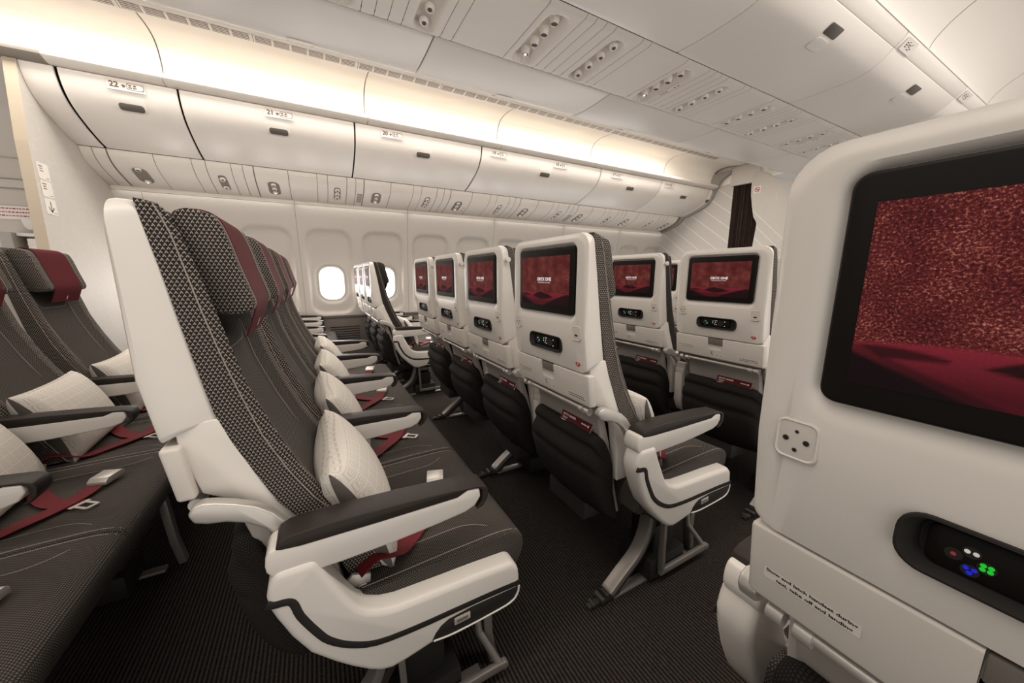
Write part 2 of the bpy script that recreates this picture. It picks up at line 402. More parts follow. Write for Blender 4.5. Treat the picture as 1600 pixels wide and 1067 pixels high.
def build_seat_parts():
    # --- white back shell with a sunken bay for the screen
    def loop(hw, z0, z1, rt, rb, xf): return [(xf(z), y, z) for y, z in rrect(hw, z0, z1, rt, rb, 6, 0, 9)]
    m = M()
    bx = lambda z: min(xbord(z), -.180)
    m.loft([loop(.183, .846, 1.2005, .020, .004, bx),
            loop(.188, .842, 1.2035, .026, .006, lambda z: bx(z)-.008),
            loop(.196, .830, 1.2045, .034, .010, lambda z: lerp(bx(z), xback(z), .62)),
            loop(.1985, .822, 1.2030, .040, .012, lambda z: lerp(bx(z), xback(z), .86)),
            loop(.196, .818, 1.1985, .042, .014, lambda z: xback(z)+.004),
            loop(.190, .816, 1.1930, .040, .014, lambda z: xback(z)+.0008),
            loop(.184, .8155, 1.1890, .037, .012, lambda z: xback(z)+.0002),
            loop(.177, .8160, 1.1870, .034, .012, xback),
            loop(.168, .905, 1.1845, .030, .020, xback),
            loop(.160, .952, 1.1815, .026, .030, xback),
            loop(.1555, .962, 1.1785, .024, .026, lambda z: xback(z)+.0022),
            loop(.150, .975, 1.1745, .020, .018, lambda z: xback(z)+.0085)], True, (True, True))
    shell = m.build('back_shell', W['shell'], angle=50)
    c = M(); c.loft([[(x, y, z) for y, z in rrect(.0895, .8565, .9065, .019, .019, 6, -.0045)] for x in (-.30, -.2505)])
    carve(shell, c.build('cutter', W['shell']))
    keep('shell', shell)
    # --- screen
    m = M()
    m.loft([[(x, y, z) for y, z in rrect(hw, z0, z1, r, r)] for hw, z0, z1, r, x in ((.1485, .9775, 1.1725, .013, -.2618), (.1485, .9775, 1.1725, .013, -.2700), (.1472, .9788, 1.1712, .012, -.2716), (.1455, .9805, 1.1695, .011, -.2720))])
    bez = m.build('screen_surround', W['black'], angle=40)
    nx, nz = 130, 76
    sm = M(); V = []; F = []; U = []
    for j in range(nz+1):
        for i in range(nx+1): V.append((-.2724, .1303-.2606*i/nx, .9988+.1489*j/nz))
    for j in range(nz):
        for i in range(nx):
            a = j*(nx+1)+i; F.append((a, a+1, a+nx+2, a+nx+1))
            U.append([((i+di)/nx*1.75, (j+dj)/nz) for di, dj in ((0, 0), (1, 0), (1, 1), (0, 1))])
    sm.add(V, F, 0, U)
    scr = sm.build('screen', W['screen'], flatsh=True)
    ca = scr.data.color_attributes.new('pic', 'FLOAT_COLOR', 'POINT')
    def pic(u, v):
        hor = .240+.022*math.sin(PI*u*1.1)+.012*math.sin(u*9)
        peak = .292*math.exp(-((u-.43)/.17)**2) if .2 < u < .75 else 0
        hor = max(hor, peak)
        ck = lambda e: max(0, min(1, e*60+.5))                # soft edge
        dark = (.006, .0012, .002); sky = ck(v-hor)
        t = max(0, min(1, (hor-v)/.20))
        col = [lerp(a, b, t) for a, b in zip((.27, .020, .034), (.085, .0055, .011))]
        def paint(m, c):
            nonlocal col; col = [lerp(a, b, m) for a, b in zip(col, c)]
        # small dune left of centre: lens with a flat foot
        if .01 < u < .21:
            q = (u-.01)/.20; top = .232-.030*q+.016*math.sin(PI*q); bot = .232-.062*min(1, q*3.2)+.022*max(0, q-.3)
            paint(ck(top-v)*ck(v-bot)*.92, (.030, .003, .005))
        # big central dune, lit rim and shaded face
        q = (u-.26)/.46
        if 0 < q < 1:
            top = .175+.105*math.sin(PI*min(1, q**.8))**1.3; bot = .185-.055*math.sin(PI*q)
            paint(ck(top-v)*ck(v-bot)*.95, (.012, .002, .003))
        ro = -.02+.29*max(0, (u-.50)/.50)**.75; paint(ck(ro-v)*.93, dark)           # dark slope, lower right
        lo = .236-.72*u; paint(ck(lo-v)*(1-.55*ck(v-lo+.05)*.8), dark)              # dark slope, lower left
        paint(ck(.035-abs(u-(.47-.85*v)))*ck(.13-v)*.7, (.11, .008, .014))           # pale runnel at the foot
        return (*col, sky)
    for i, vv in enumerate(V):
        ca.data[i].color = pic((i % (nx+1))/nx, (i//(nx+1))/nz)
    lm = M()
    lm.text('ORYX ONE', (-.2729, -.002, 1.0745), (0, -1, 0), (0, 0, 1), .0145, 0, True, fit=.078)
    lm.text('EXPLORE PLAY SHARE', (-.2729, -.002, 1.0670), (0, -1, 0), (0, 0, 1), .0052, 0, False, fit=.066)
    keep('surround', bez, (scr, lm.build('screen_lettering', W['white_e'], flatsh=True)))
    # --- handset in its slot
    m = M()
    m.loft([[(x, y, z) for y, z in rrect(hw, z0, z1, r, r, 6, -.0045)] for hw, z0, z1, r, x in ((.0893, .8567, .9063, .0188, -.2512), (.0893, .8567, .9063, .0188, -.2698), (.0872, .8588, .9042, .017, -.2702), (.081, .863, .900, .013, -.2580), (.078, .865, .898, .011, -.2530))], True, (False, True))
    crad = m.build('handset_cradle', W['matblack'], angle=50)
    m = M()
    m.loft([[(x, y, z) for y, z in rrect(hw, z0, z1, r, r, 6, .0035)] for hw, z0, z1, r, x in ((.0655, .8645, .8985, .008, -.2531), (.0655, .8645, .8985, .008, -.2585), (.0635, .8665, .8965, .006, -.2600))])
    X = -.2601
    for y, z, r in ((.0545, .8795, .0048), (.0465, .8860, .0048), (.0455, .8715, .0048), (.0385, .8785, .0048)):
        m.cyl((X, y, z), (-1, 0, 0), r, r, .0003, 16, 1)
    m.cyl((X-.0004, .0545, .8795), (-1, 0, 0), .0015, .0015, .0003, 12, 2)
    for d in (-.0021, .0021): m.cyl((X-.0004, .0465-d, .8860), (-1, 0, 0), .0016, .0016, .0003, 10, 5)
    for d, e in ((-.002, -.0015), (.002, -.0015), (0, .0018)): m.cyl((X-.0004, .0455-d, .8715-e), (-1, 0, 0), .0016, .0016, .0003, 10, 3)
    for d in (-.0018, .0018):
        for e in (-.0016, .0016): m.cyl((X-.0004, .0385-d, .8785-e), (-1, 0, 0), .0016, .0016, .0003, 10, 4)
    for y, z in ((.012, .8890), (.012, .8815), (.002, .8915), (-.005, .8915), (.000, .8840), (.003, .8765), (-.005, .8745), (-.041, .8905), (-.041, .8715)):
        m.cyl((X-.0002, y, z), (-1, 0, 0), .0021, .0021, .0003, 10, 5)
    m.cyl((X-.0001, -.023, .8815), (-1, 0, 0), .013, .013, .0003, 24, 1)
    keep('cradle', crad, (m.build('handset', [W['black'], W['matblack'], W['btn_r'], W['btn_b'], W['btn_g'], W['btn_w']], angle=40),))
    # --- sockets
    def outlet(name, cy):
        m = M(); z0, z1 = .9115, .9485
        m.loft([[(x, y, z) for y, z in rrect(hw, z0-d, z1+d, r, r, 5, cy)] for hw, d, r, x in ((.0180, .002, .008, -.2680), (.0178, .0018, .008, -.2708), (.0165, .0005, .007, -.2716), (.0150, -.001, .006, -.2703), (.0138, -.0022, .0055, -.2706))])
        return m
    m = outlet('power_socket', .1600)
    for dy, dz, r in ((.0085, 0, .0026), (-.0085, 0, .0026), (0, .009, .0016), (0, -.010, .0020)):
        m.cyl((-.2705, .16+dy, .930+dz), (-1, 0, 0), r*1.25, r*1.25, .0006, 12, 2); m.cyl((-.2711, .16+dy, .930+dz), (-1, 0, 0), r, r, .0002, 12, 1)
    keep('socket', m.build('power_socket', [W['tray'], W['ink'], W['midgrey']]))
    m = outlet('usb_port', -.1655)
    m.quad((-.2709, -.1655, .9245), (0, -1, 0), (0, 0, 1), .0125, .0052, 1, .0003, .001); m.quad((-.2709, -.163, .936), (0, -1, 0), (0, 0, 1), .004, .0012, 2, .0002); m.quad((-.2709, -.1685, .938), (0, -1, 0), (0, 0, 1), .003, .0012, 2, .0002)
    keep('usb', m.build('usb_port', [W['tray'], W['ink'], W['midgrey']]))
    # red no-smoking style mark: two small opposed diamonds with a pale centre
    m = M(); o = Vector((xback(.84)-.0006, -.1635, .840)); ey = Vector((0, -1, 0)); ez = Vector((0, 0, 1))
    m.add([o+ey*a+ez*b for a, b in ((-.012, .0005), (-.003, .0075), (.004, .0055), (.012, -.0005), (.003, -.0075), (-.004, -.0055))], [(0, 1, 2, 3, 4, 5)])
    m.add([o+Vector((-.0004, 0, 0))+ey*a+ez*b for a, b in ((-.001, .0032), (.0025, .001), (.001, .0005), (.0030, -.0006), (.0005, -.0030), (-.001, -.0005), (-.0030, .0008))], [(0, 1, 2, 3, 4, 5, 6)], 1)
    keep('mark', m.build('red_emblem', [W['inkred'], W['paper']], flatsh=True))
    # --- tray table
    m = M(); m.prism([(-.2565, .8125), (-.2440, .7155), (-.218, .7155), (-.228, .8125)], -.206, .196)
    tray = m.build('tray_table', W['tray'], bevel=.006, seg=3, angle=50)
    c = M(); c.loft([[(x, y, z) for y, z in rrect(.034, .7575, .830, .004, .012, 5, -.004)] for x in (-.28, -.2430)])
    carve(tray, c.build('cutter', W['tray']))
    lt = M(); lt.prism([(-.2545, .8105), (-.2515, .7835), (-.240, .7835), (-.240, .8105)], -.0365, .0285)
    latch = lt.build('latch', W['greyplastic'], bevel=.0015)
    # concave scoop under the latch
    sc = M(); sc.loft([[(x, y, z) for y, z in rrect(.0335, z0, .785, .003, .012, 5, -.004)] for x, z0 in ((-.2430, .7600), (-.2465, .7585), (-.2487, .7578))], True, (True, False))
    ex = Vector((0, -1, 0)); ez = (Vector((-.2440, 0, .7155))-Vector((-.2565, 0, .8125))).normalized()*-1
    fx = lambda z: lerp(-.2440, -.2565, (z-.7155)/(.8125-.7155))-.0005
    lb = M(); lb2 = M(); lb3 = M()
    lb2.quad((fx(.738), -.1495, .738), ex, ez, .086, .0155, 0, .0002, .002)
    lb.quad((fx(.7575), .1365, .7575), ex, ez, .084, .0150, 0, .0002, .002)
    d = Vector((-.0004, 0, 0)); stow = lb
    lb.text('Stow and latch handset during', Vector((fx(.7598), .1365, .7598))+d, ex, ez, .0056, 1, True, .079)
    lb.text('taxi, take off and landing', Vector((fx(.7522), .1330, .7522))+d, ex, ez, .0056, 1, True, .066)
    # the second strip is too small to read in the photograph: two rows of worn dashes
    random.seed(3)
    for r_, z in ((0, .7410), (1, .7345)):
        y = -.1115
        while y > -.186:
            w = random.uniform(.003, .008)
            lb2.quad(Vector((fx(z), y-w/2, z))+d, ex, ez, w, .0030, 1); y -= w+random.uniform(.0012, .0026)
    # seat-position pictograms
    lb = lb3; lb1 = None
    lb.quad((fx(.7350), -.0225, .7350), ex, ez, .030, .0155, 0, .0002, .002)
    def chairpic(y, z, s, mat): 
        lb.quad(Vector((fx(z), y, z))+d, ex, ez, .0022*s, .0080*s, mat); lb.quad(Vector((fx(z), y-.0028*s, z-.003*s))+d, ex, ez, .0065*s, .0026*s, mat)
        lb.quad(Vector((fx(z), y+.0012*s, z+.005*s))+d, ex, ez, .0026*s, .0022*s, mat)
    chairpic(.0105, .7395, 1, 1); lb.quad(Vector((fx(.7478), .010, .7478))+d, ex, ez, .011, .0016, 1); lb.quad(Vector((fx(.7478), .008, .7478))+d*1.5, ex, ez, .003, .0016, 2)
    chairpic(-.0295, .7355, .9, 1); lb.quad(Vector((fx(.737), -.0145, .737))+d, ex, ez, .0030, .0080, 1); lb.quad(Vector((fx(.733), -.0155, .733))+d*1.5, ex, ez, .0034, .0036, 2)
    keep('tray', tray, (latch, sc.build('latch_recess', W['tray']), *[q.build(nm, [W['label'], W['ink'], W['inkred']], flatsh=True) for q, nm in ((stow, 'instruction_sticker'), (lb2, 'instruction_sticker'), (lb3, 'seat_pictogram'))]))
    # --- tray bar, knuckles and arms
    m = M(); m.tube([(-.226, -.168, .697), (-.226, .150, .697)], .0078, 12)
    for y in (-.186, -.160, .132, .160): m.cyl((-.226, y, .6955), (0, 1, 0), .0115, .0115, .017, 16)
    keep('bar', m.build('tray_hinge_bar', W['silver']))
    for k, y0, y1 in (('armL', -.228, -.204), ('armR', .192, .216)):
        m = M(); pl = [(-.228, .700), (-.222, .712), (-.208, .7165), (-.190, .7120), (-.165, .7020), (-.138, .688), (-.114, .667), (-.092, .635), (-.075, .590), (-.095, .580), (-.110, .612), (-.128, .640), (-.153, .660), (-.180, .672), (-.205, .677), (-.222, .684)]
        m.prism(pl, y0, y1)
        keep(k, m.build('tray_arm', W['silver'], bevel=.005, seg=3, angle=50))
    # --- lower side spars and back panel
    sp = [(-.236, .846), (-.234, .80), (-.214, .716), (-.186, .698), (-.160, .682), (-.128, .630), (-.112, .54), (-.105, .44), (-.01, .44), (-.03, .54), (-.060, .606), (-.104, .662), (-.132, .725), (-.163, .800), (-.178, .847)]
    for k, y0, y1 in (('spL', -.1905, -.160), ('spR', .160, .1905)):
        m = M(); m.prism(sp, y0, y1); keep(k, m.build('side_spar', W['shell'], bevel=.003, seg=2, angle=50))
    m = M(); m.prism([(-.222, .725), (-.178, .66), (-.150, .55), (-.120, .40), (-.09, .30), (-.06, .30), (-.09, .42), (-.12, .56), (-.15, .66), (-.19, .725)], -.166, .166)
    keep('panel', m.build('lower_back_panel', W['backpanel'], bevel=.004, angle=50))
    # --- literature pocket
    prof = [(-.140, .560), (-.150, .588), (-.164, .602), (-.182, .603), (-.195, .592), (-.198, .576), (-.190, .562), (-.197, .548), (-.209, .530), (-.210, .508), (-.199, .487), (-.203, .468), (-.196, .430), (-.175, .370), (-.140, .315), (-.095, .285), (-.075, .30), (-.115, .42)]
    prof = [(q.x, q.y) for q in smooth_path([(a, b, 0) for a, b in prof], 2)]
    L = []
    for y, s, dz in ((-.187, .30, -.03), (-.184, .62, -.015), (-.175, .86, -.006), (-.155, .97, -.001), (-.11, 1.0, -.003), (-.05, 1.05, -.006), (0, 1.0, -.007), (.05, 1.06, -.006), (.11, 1.0, -.003), (.155, .97, -.001), (.175, .86, -.006), (.184, .62, -.015), (.187, .30, -.03)):
        L.append([(-.115+(a+.115)*s, y, .43+(b-.43)*(.5+.5*s)+dz) for a, b in prof])
    m = M(); m.loft(L)
    keep('pocket', m.build('literature_pocket', W['pocket'], angle=80))
    # --- backrest cushion: horizontal slices
    L = []
    ys = [(-1, 'b'), (-1, 's'), (-.95, 'r'), (-.80, 'r2'), (-.64, 'c'), (-.40, 'c'), (0, 'c'), (.40, 'c'), (.64, 'c'), (.80, 'r2'), (.95, 'r'), (1, 's'), (1, 'b')]
    zz = [1.2045, 1.203, 1.199, 1.19] + [lerp(1.17, .46, i/34) for i in range(35)]
    for i, z in enumerate(zz):
        hw = interp([1.21, .90, .75, .60, .46], [.1835, .187, .190, .196, .205], z)
        b, s_, r = (interp(PZ, P, min(z, 1.19)) for P in (PXB, PXS, PXF))
        if z > 1.16: b, s_, r = (interp(PZ, P, z) for P in (PXB, PXS, PXF))
        k = (0, .45, .8, .95)[i] if i < 4 else 1
        dc = interp([1.21, 1.15, .9, .6, .46], [.014, .022, .024, .018, .004], z)
        row = []
        for f, t in ys:
            x = {'b': b, 's': s_, 'r': r+.003, 'r2': r-.003, 'c': r-dc}[t]
            x = b+(x-b)*k if t != 'b' else b
            row.append((x, f*hw*(1 if i > 1 else .985), z))
        L.append(row)
    m = M(); m.loft(L)
    # cloth: the bolsters carry the bold chevron, the middle the fine weave
    for i, f in enumerate(m.f):
        if len(f) == 4:
            c = sum((Vector(m.v[k]) for k in f), Vector())/4
            if abs(c.y) < .155: m.mi[i] = 1
    st = m
    for sgn in (-1, 1):
        pts = []
        for k in range(30):
            z = lerp(1.198, .52, k/29); hw = interp([1.21, .90, .75, .60, .46], [.1835, .187, .190, .196, .205], z)
            pts.append((interp(PZ, PXS, z)+.0005, sgn*(hw+.0004), z))
        st.tube(pts, .0011, 6, 2)
        pts = [(interp(PZ, PXF, z)-.021, sgn*.112, z) for z in [lerp(.99, .62, k/20) for k in range(21)]]
        st.tube(pts, .0009, 6, 2)
    st.tube([(interp(PZ, PXF, z)-.0235, y, z) for y, z in [(-.112, .99), (-.100, .965), (-.078, .95), (0, .948), (.078, .95), (.100, .965), (.112, .99)]], .0009, 6, 2)
    keep('back', m.build('backrest_cushion', [W['bolster'], W['fine'], W['thread']], angle=75, boxuv=True))
    # --- headrest with its leather cover
    hp = [(-.212, 1.178), (-.207, 1.193), (-.190, 1.2005), (-.171, 1.198), (-.157, 1.188), (-.146, 1.160), (-.133, 1.105), (-.121, 1.060), (-.1175, 1.040), (-.125, 1.026), (-.145, 1.0205), (-.165, 1.0235), (-.179, 1.036), (-.190, 1.08), (-.203, 1.14)]
    hp2 = [(q.x, q.y) for q in smooth_path([(a, b, 0) for a, b in hp+hp[:1]], 3)][:-1]
    cx, cz = -.163, 1.11; L = []
    for y, s in ((-.1505, .70), (-.149, .82), (-.145, .92), (-.137, .98), (-.125, 1), (-.09, 1), (-.045, 1), (0, 1), (.045, 1), (.09, 1), (.125, 1), (.137, .98), (.145, .92), (.149, .82), (.1505, .70)):
        w = .010*(abs(y)/.15)**2                      # side wings reach slightly forward
        L.append([(cx+(a-cx)*(.45+.55*s)+w*(1 if a > cx else .3), y, cz+(b-cz)*(.86+.14*s)) for a, b in hp2])
    m = M(); m.loft(L)
    for i, f in enumerate(m.f):
        if len(f) == 4 and abs(sum(m.v[k][1] for k in f)/4) < .112: m.mi[i] = 2
    st = m
    for y in (-.118, .118):
        w = .010*(abs(y)/.15)**2
        st.tube([(cx+(a-cx)*1.012+w*(1 if a > cx else .3), y, cz+(b-cz)*1.008) for a, b in hp2[3:27]], .0010, 6, 1)
    hr = m.build('headrest', [W['bolster'], W['thread'], W['fine']], angle=80, boxuv=True)
    cp = [(-.213, 1.150), (-.2155, 1.180), (-.209, 1.197), (-.190, 1.2045), (-.169, 1.202), (-.153, 1.191), (-.142, 1.161), (-.129, 1.105), (-.117, 1.060), (-.1145, 1.036), (-.121, 1.010), (-.135, .974)]
    pth = [(q.x, .0075, q.y) for q in smooth_path([(a, b, 0) for a, b in cp], 4)]
    cv = M(); cv.ribbon(pth, (0, 1, 0), .205, .0026, 0)
    # small pale antelope-head mark near the hem
    o = Vector((-.1262, .0075, .9905)); s = .0012
    for dx, dz, w, h in ((0, 0, 4.2, 7), (-1.6, 2.6, 3.2, 5), (.6, -4.5, 3.4, 5), (-2.2, 5.6, 1.2, 5), (-.6, 6.0, 1.2, 5)):
        cv.quad(o+Vector((dz*s*.38, dx*s, dz*s*.92)), (0, 1, 0), (.38, 0, .92), w*s, h*s, 1, .0004, .8*s)
    keep('head', hr, (cv.build('headrest_cover', [W['maroon'], W['paper']], angle=50)))
    # --- seat cushion
    cpx = [(-.06, .335), (-.06, .440), (.0, .449), (.10, .452), (.22, .457), (.32, .459), (.365, .456), (.392, .446), (.403, .428), (.404, .405), (.395, .375), (.370, .345), (.30, .330), (.10, .325)]
    cpx = [(q.x, q.y) for q in smooth_path([(a, b, 0) for a, b in cpx+cpx[:1]], 3)][:-1]
    L = []
    for y, s in ((-.2465, .90), (-.2455, .955), (-.242, .985), (-.234, 1), (-.16, 1), (-.08, 1), (0, 1), (.08, 1), (.16, 1), (.234, 1), (.242, .985), (.2455, .955), (.2465, .90)):
        L.append([(.17+(a-.17)*(.8+.2*s), y, .39+(b-.39)*s-(.0035 if abs(y) < .17 and b > .44 else 0)) for a, b in cpx])
    m = M(); m.loft(L)
    st = m
    tz = lambda x: interp([-.06, 0, .10, .22, .32, .365, .392, .41], [.440, .449, .452, .457, .459, .456, .446, .43], x)
    for sgn in (-1, 1):
        st.tube([(x, sgn*.2345, tz(x)+.0004) for x in [lerp(.02, .388, k/24) for k in range(25)]]+[(.401, sgn*.2345, .432)], .0011, 6, 1)
        st.tube([(x, sgn*(.165 if x < .25 else .165+.05*((x-.25)/.09)**2), tz(x)-.002) for x in [lerp(.05, .345, k/20) for k in range(21)]], .0009, 6, 1)
    keep('cushion', m.build('seat_cushion', [W['cushion'], W['thread']], angle=80, boxuv=True))
    # --- arm rests (shared shape, y = centre of the arm)
    body = [(-.127, .603), (-.126, .592), (-.120, .582), (-.106, .571), (-.077, .566), (-.016, .565), (.088, .568), (.166, .574), (.234, .581), (.258, .590), (.271, .608), (.269, .628), (.241, .633), (.217, .624), (.055, .625), (-.072, .627), (-.105, .634), (-.119, .630), (-.125, .618)]
    pad = [(-.110, .630), (-.104, .642), (-.088, .6495), (-.02, .652), (.10, .648), (.20, .642), (.270, .6355), (.285, .629), (.290, .617), (.288, .600), (.276, .583), (.262, .578), (.264, .584), (.276, .596), (.276, .622), (.266, .630), (.241, .632), (.217, .622), (.055, .622), (-.072, .624), (-.100, .627)]
    def arm(yc, nm):
        m = M(); m.prism(body, yc-.028, yc+.028); a = m.build('armrest', W['shell'], bevel=.0045, seg=3, angle=50)
        q = M(); q.prism(pad, yc-.0287, yc+.0287); p_ = q.build('armrest_pad', W['pad'], bevel=.0045, seg=3, angle=60)
        if 'e' in nm[4:]:
            g = M(); g.prism([(-.118, .57), (-.06, .57), (-.055, .595), (-.11, .605)], yc-.024, yc+.024); return keep(nm, a, (p_, g.build('armrest_pivot', W['shell'], bevel=.004)))
        g = M(); g.cyl((-.100, yc-.026, .588), (0, 1, 0), .031, .031, .052, 24)
        g.prism([(-.135, .575), (-.075, .575), (-.065, .40), (-.10, .36), (-.128, .42)], yc-.022, yc+.022)
        return keep(nm, a, (p_, g.build('armrest_pivot', W['shell'], bevel=.003)))
    arm(-.2475, 'arm_s'); arm(.2475, 'arm_p'); arm(-.2555, 'arm_es'); arm(.2555, 'arm_ep')
    # --- belt, flat on the cushion
    m = M()
    def strap(pts, w=.043):
        m.ribbon(smooth_path(pts, 5), (0, 0, 1), w, .0022)
    def flat(pts, w=.043):
        p = smooth_path(pts, 5); sd = []
        for i in range(len(p)):
            t = p[min(i+1, len(p)-1)]-p[max(i-1, 0)]; sd.append(Vector((-t.y, t.x, 0)))
        m.ribbon(p, sd, w, .0022)
    flat([(.015, -.215, .475), (.05, -.205, .492), (.085, -.195, .478), (.115, -.175, .461), (.160, -.130, .4615), (.205, -.085, .464), (.235, -.030, .464), (.250, .015, .468)])
    flat([(.015, .215, .475), (.03, .20, .490), (.06, .150, .472), (.11, .07, .459), (.165, -.010, .4585), (.215, -.048, .4595), (.248, -.070, .4610)])
    belt = m.build('seat_belt', W['belt'], angle=60)
    m = M()
    o = Vector((.262, .050, .474)); ex = Vector((.30, .95, 0)).normalized(); ey = Vector((0, 0, 1)).cross(ex)
    pr = [(-.033, -.008), (-.033, .003), (-.020, .012), (.028, .013), (.036, .006), (.036, -.008)]
    m.add([o+ex*a+ey*t+Vector((0, 0, b)) for t in (-.025, .025) for a, b in pr], [tuple(range(6))[::-1], tuple(range(6, 12))]+[(i, (i+1) % 6, 6+(i+1) % 6, 6+i) for i in range(6)])
    bk = m.build('belt_buckle', W['silver'], bevel=.0025)
    m = M(); o = Vector((.271, -.088, .4630)); ex = Vector((.80, -.60, 0)).normalized(); ey = Vector((0, 0, 1)).cross(ex)
    for a0, a1, b0, b1 in ((-.026, -.016, -.022, .022), (.018, .026, -.014, .014), (-.016, .020, -.016, -.009), (-.016, .020, .009, .016)):
        m.add([o+ex*a+ey*b+Vector((0, 0, c)) for c in (-.0012, .0012) for a, b in ((a0, b0), (a1, b0), (a1, b1), (a0, b1))], [(3, 2, 1, 0), (4, 5, 6, 7), (0, 1, 5, 4), (1, 2, 6, 5), (2, 3, 7, 6), (3, 0, 4, 7)])
    tg = m.build('belt_tongue', W['silver'])
    anc = []
    for s in (-1, 1):
        m = M(); m.prism([(-.012, .425), (.035, .425), (.040, .468), (.005, .480), (-.015, .460)], s*.222-.004, s*.222+.004); m.cyl((.022, s*.222-.008, .443), (0, 1, 0), .011, .011, .016, 14); anc.append(m.build('belt_anchor', W['silver'], bevel=.001))
    keep('belt', belt, (bk, tg, *anc))
    # --- under-frame
    m = M()
    for x in (.04, .27): m.tube([(x, -.2465, .300), (x, .2465, .300)], .022, 14)
    m.box(-.02, .34, -.235, .235, .312, .326)
    m.box(-.12, .30, -.06, .16, .215, .285)
    keep('frame', m.build('under_frame', W['darkmetal'], bevel=.003))
    # --- aisle end bays, mirrored for the other side
    bay = [(-.116, .590), (-.126, .566), (-.131, .545), (-.129, .524), (-.121, .498), (-.103, .450), (-.078, .400), (-.040, .355), (-.012, .326), (.018, .299), (.040, .284), (.062, .2775), (.092, .280), (.150, .2905), (.244, .2910), (.330, .2965), (.357, .306), (.3685, .325), (.3705, .356), (.367, .388), (.350, .409), (.25, .415), (.16, .418), (.079, .422), (.05, .429), (.025, .442), (.008, .459), (-.004, .480), (-.020, .513), (-.035, .545), (-.047, .575), (-.052, .590)]
    stripe = [(-.131, .536), (-.121, .532), (-.101, .529), (-.092, .519), (-.085, .491), (-.064, .446), (-.045, .415), (-.011, .385), (.037, .362), (.114, .354), (.199, .352), (.295, .350), (.369, .346)]
    stripe = [(q.x, q.y) for q in smooth_path([(a, b, 0) for a, b in stripe], 3)]
    pock = [(.147, .302), (.153, .2965), (.244, .2950), (.330, .3005), (.352, .309), (.362, .325), (.363, .338), (.24, .341), (.185, .337), (.168, .329), (.155, .316)]
    for nm, s in (('bay_s', -1), ('bay_p', 1)):
        m = M(); m.prism(bay, s*.229, s*.2895)
        b = m.build('end_bay', W['shell'], bevel=.013, seg=4, angle=60)
        q = M(); Y = s*.2892
        q.loft([[(a-dx, Y-s*.002, c-dz), (a-dx, Y+s*.0012, c-dz), (a+dx, Y+s*.0012, c+dz), (a+dx, Y-s*.002, c+dz)] for (a, c), (dx, dz) in
                [(stripe[i], (lambda t: (-t.y*.0070, t.x*.0070))((Vector(stripe[min(i+1, len(stripe)-1)])-Vector(stripe[max(i-1, 0)])).normalized())) for i in range(len(stripe))]])
        k = M(); k.prism(pock, s*.285, s*.2905)
        k2 = M(); k2.quad((.217, s*.2907, .324), (1, 0, .02), (0, 0, 1), .038, .018, 0, .0016*(1 if s < 0 else -1), .002); k2.quad((.217, s*.2924, .324), (1, 0, .02), (0, 0, 1), .028, .009, 1, .0006*(1 if s < 0 else -1), .002)
        rim = M(); rim.tube(smooth_path([(.150, s*.2895, .2995), (.20, s*.2895, .2935), (.30, s*.2895, .2965), (.345, s*.2895, .302), (.362, s*.2895, .318), (.366, s*.2895, .338)], 4), .0028, 8)
        keep(nm, b, (q.build('black_stripe', W['matblack'], bevel=.0006), k.build('control_recess', W['matblack'], bevel=.001), k2.build('recline_button', [W['midgrey'], W['greyplastic']], bevel=.0005), rim.build('recess_rim', W['shell'])))
        for key, y in (('hook_s', -.1975), ('hook_p', .1975)):
            if key not in PARTS:
                sg = -1 if y < 0 else 1
                h = M(); h.cyl((-.244, y-sg*.004, 1.150), (0, sg, 0), .008, .008, .012, 16); h.cyl((-.244, y+sg*.007, 1.150), (0, sg, 0), .0115, .0100, .006, 16)
                keep(key, h.build('coat_hook', W['shell'], bevel=.001))
    # --- floor legs
    for nm, y in (('leg_a', -.190), ('leg_b', .205), ('leg_c', .110)):
        m = M(); p = smooth_path([(.060, y, .315), (.052, y, .225), (.035, y, .170), (.005, y, .125), (-.06, y, .075), (-.118, y, .030)], 4)
        m.tube(p, 0, flat=(.022, .011))
        lg = m.build('rear_leg', W['steel'], bevel=.002)
        m = M(); p = [(.07, y, .30), (.055, y, .20), (.01, y, .125), (-.12, y, .022)]
        m.tube([(a+.022, b, c-.012) for a, b, c in p], 0, flat=(.012, .010))
        m.box(-.135, -.075, y-.016, y+.016, .006, .034); m.box(-.205, -.130, y-.009, y+.009, .004, .016); m.cyl((-.15, y-.02, .022), (0, 1, 0), .010, .010, .04, 12)
        m.cyl((-.185, y-.014, .016), (0, 1, 0), .008, .008, .028, 10)
        ft = m.build('leg_foot', W['darkmetal'], bevel=.001)
        m = M(); m.box(-.10, .30, y-.017, y+.017, .001, .012)
        tr = m.build('floor_track', W['steel'], bevel=.002)
        m = M(); m.tube([(.320, y+.012, .30), (.330, y+.02, .10), (.345, y+.02, .004)], 0, flat=(.016, .012)); 
        fl = m.build('front_leg', W['steel'], bevel=.002)
        m = M(); a_, b_ = (y-.035, y+.115) if y < .15 else (y-.115, y+.035); m.box(.05, .235, a_, b_, .012, .095); m.box(.09, .20, a_+.025, b_-.015, .094, .20)
        bx_ = m.build('equipment_box', W['matblack'], bevel=.008)
        for q in (lg, tr, fl, bx_): pass
        ft.parent = lg
        keep(nm, lg); keep(nm+'_t', tr); keep(nm+'_f', fl); keep(nm+'_x', bx_)
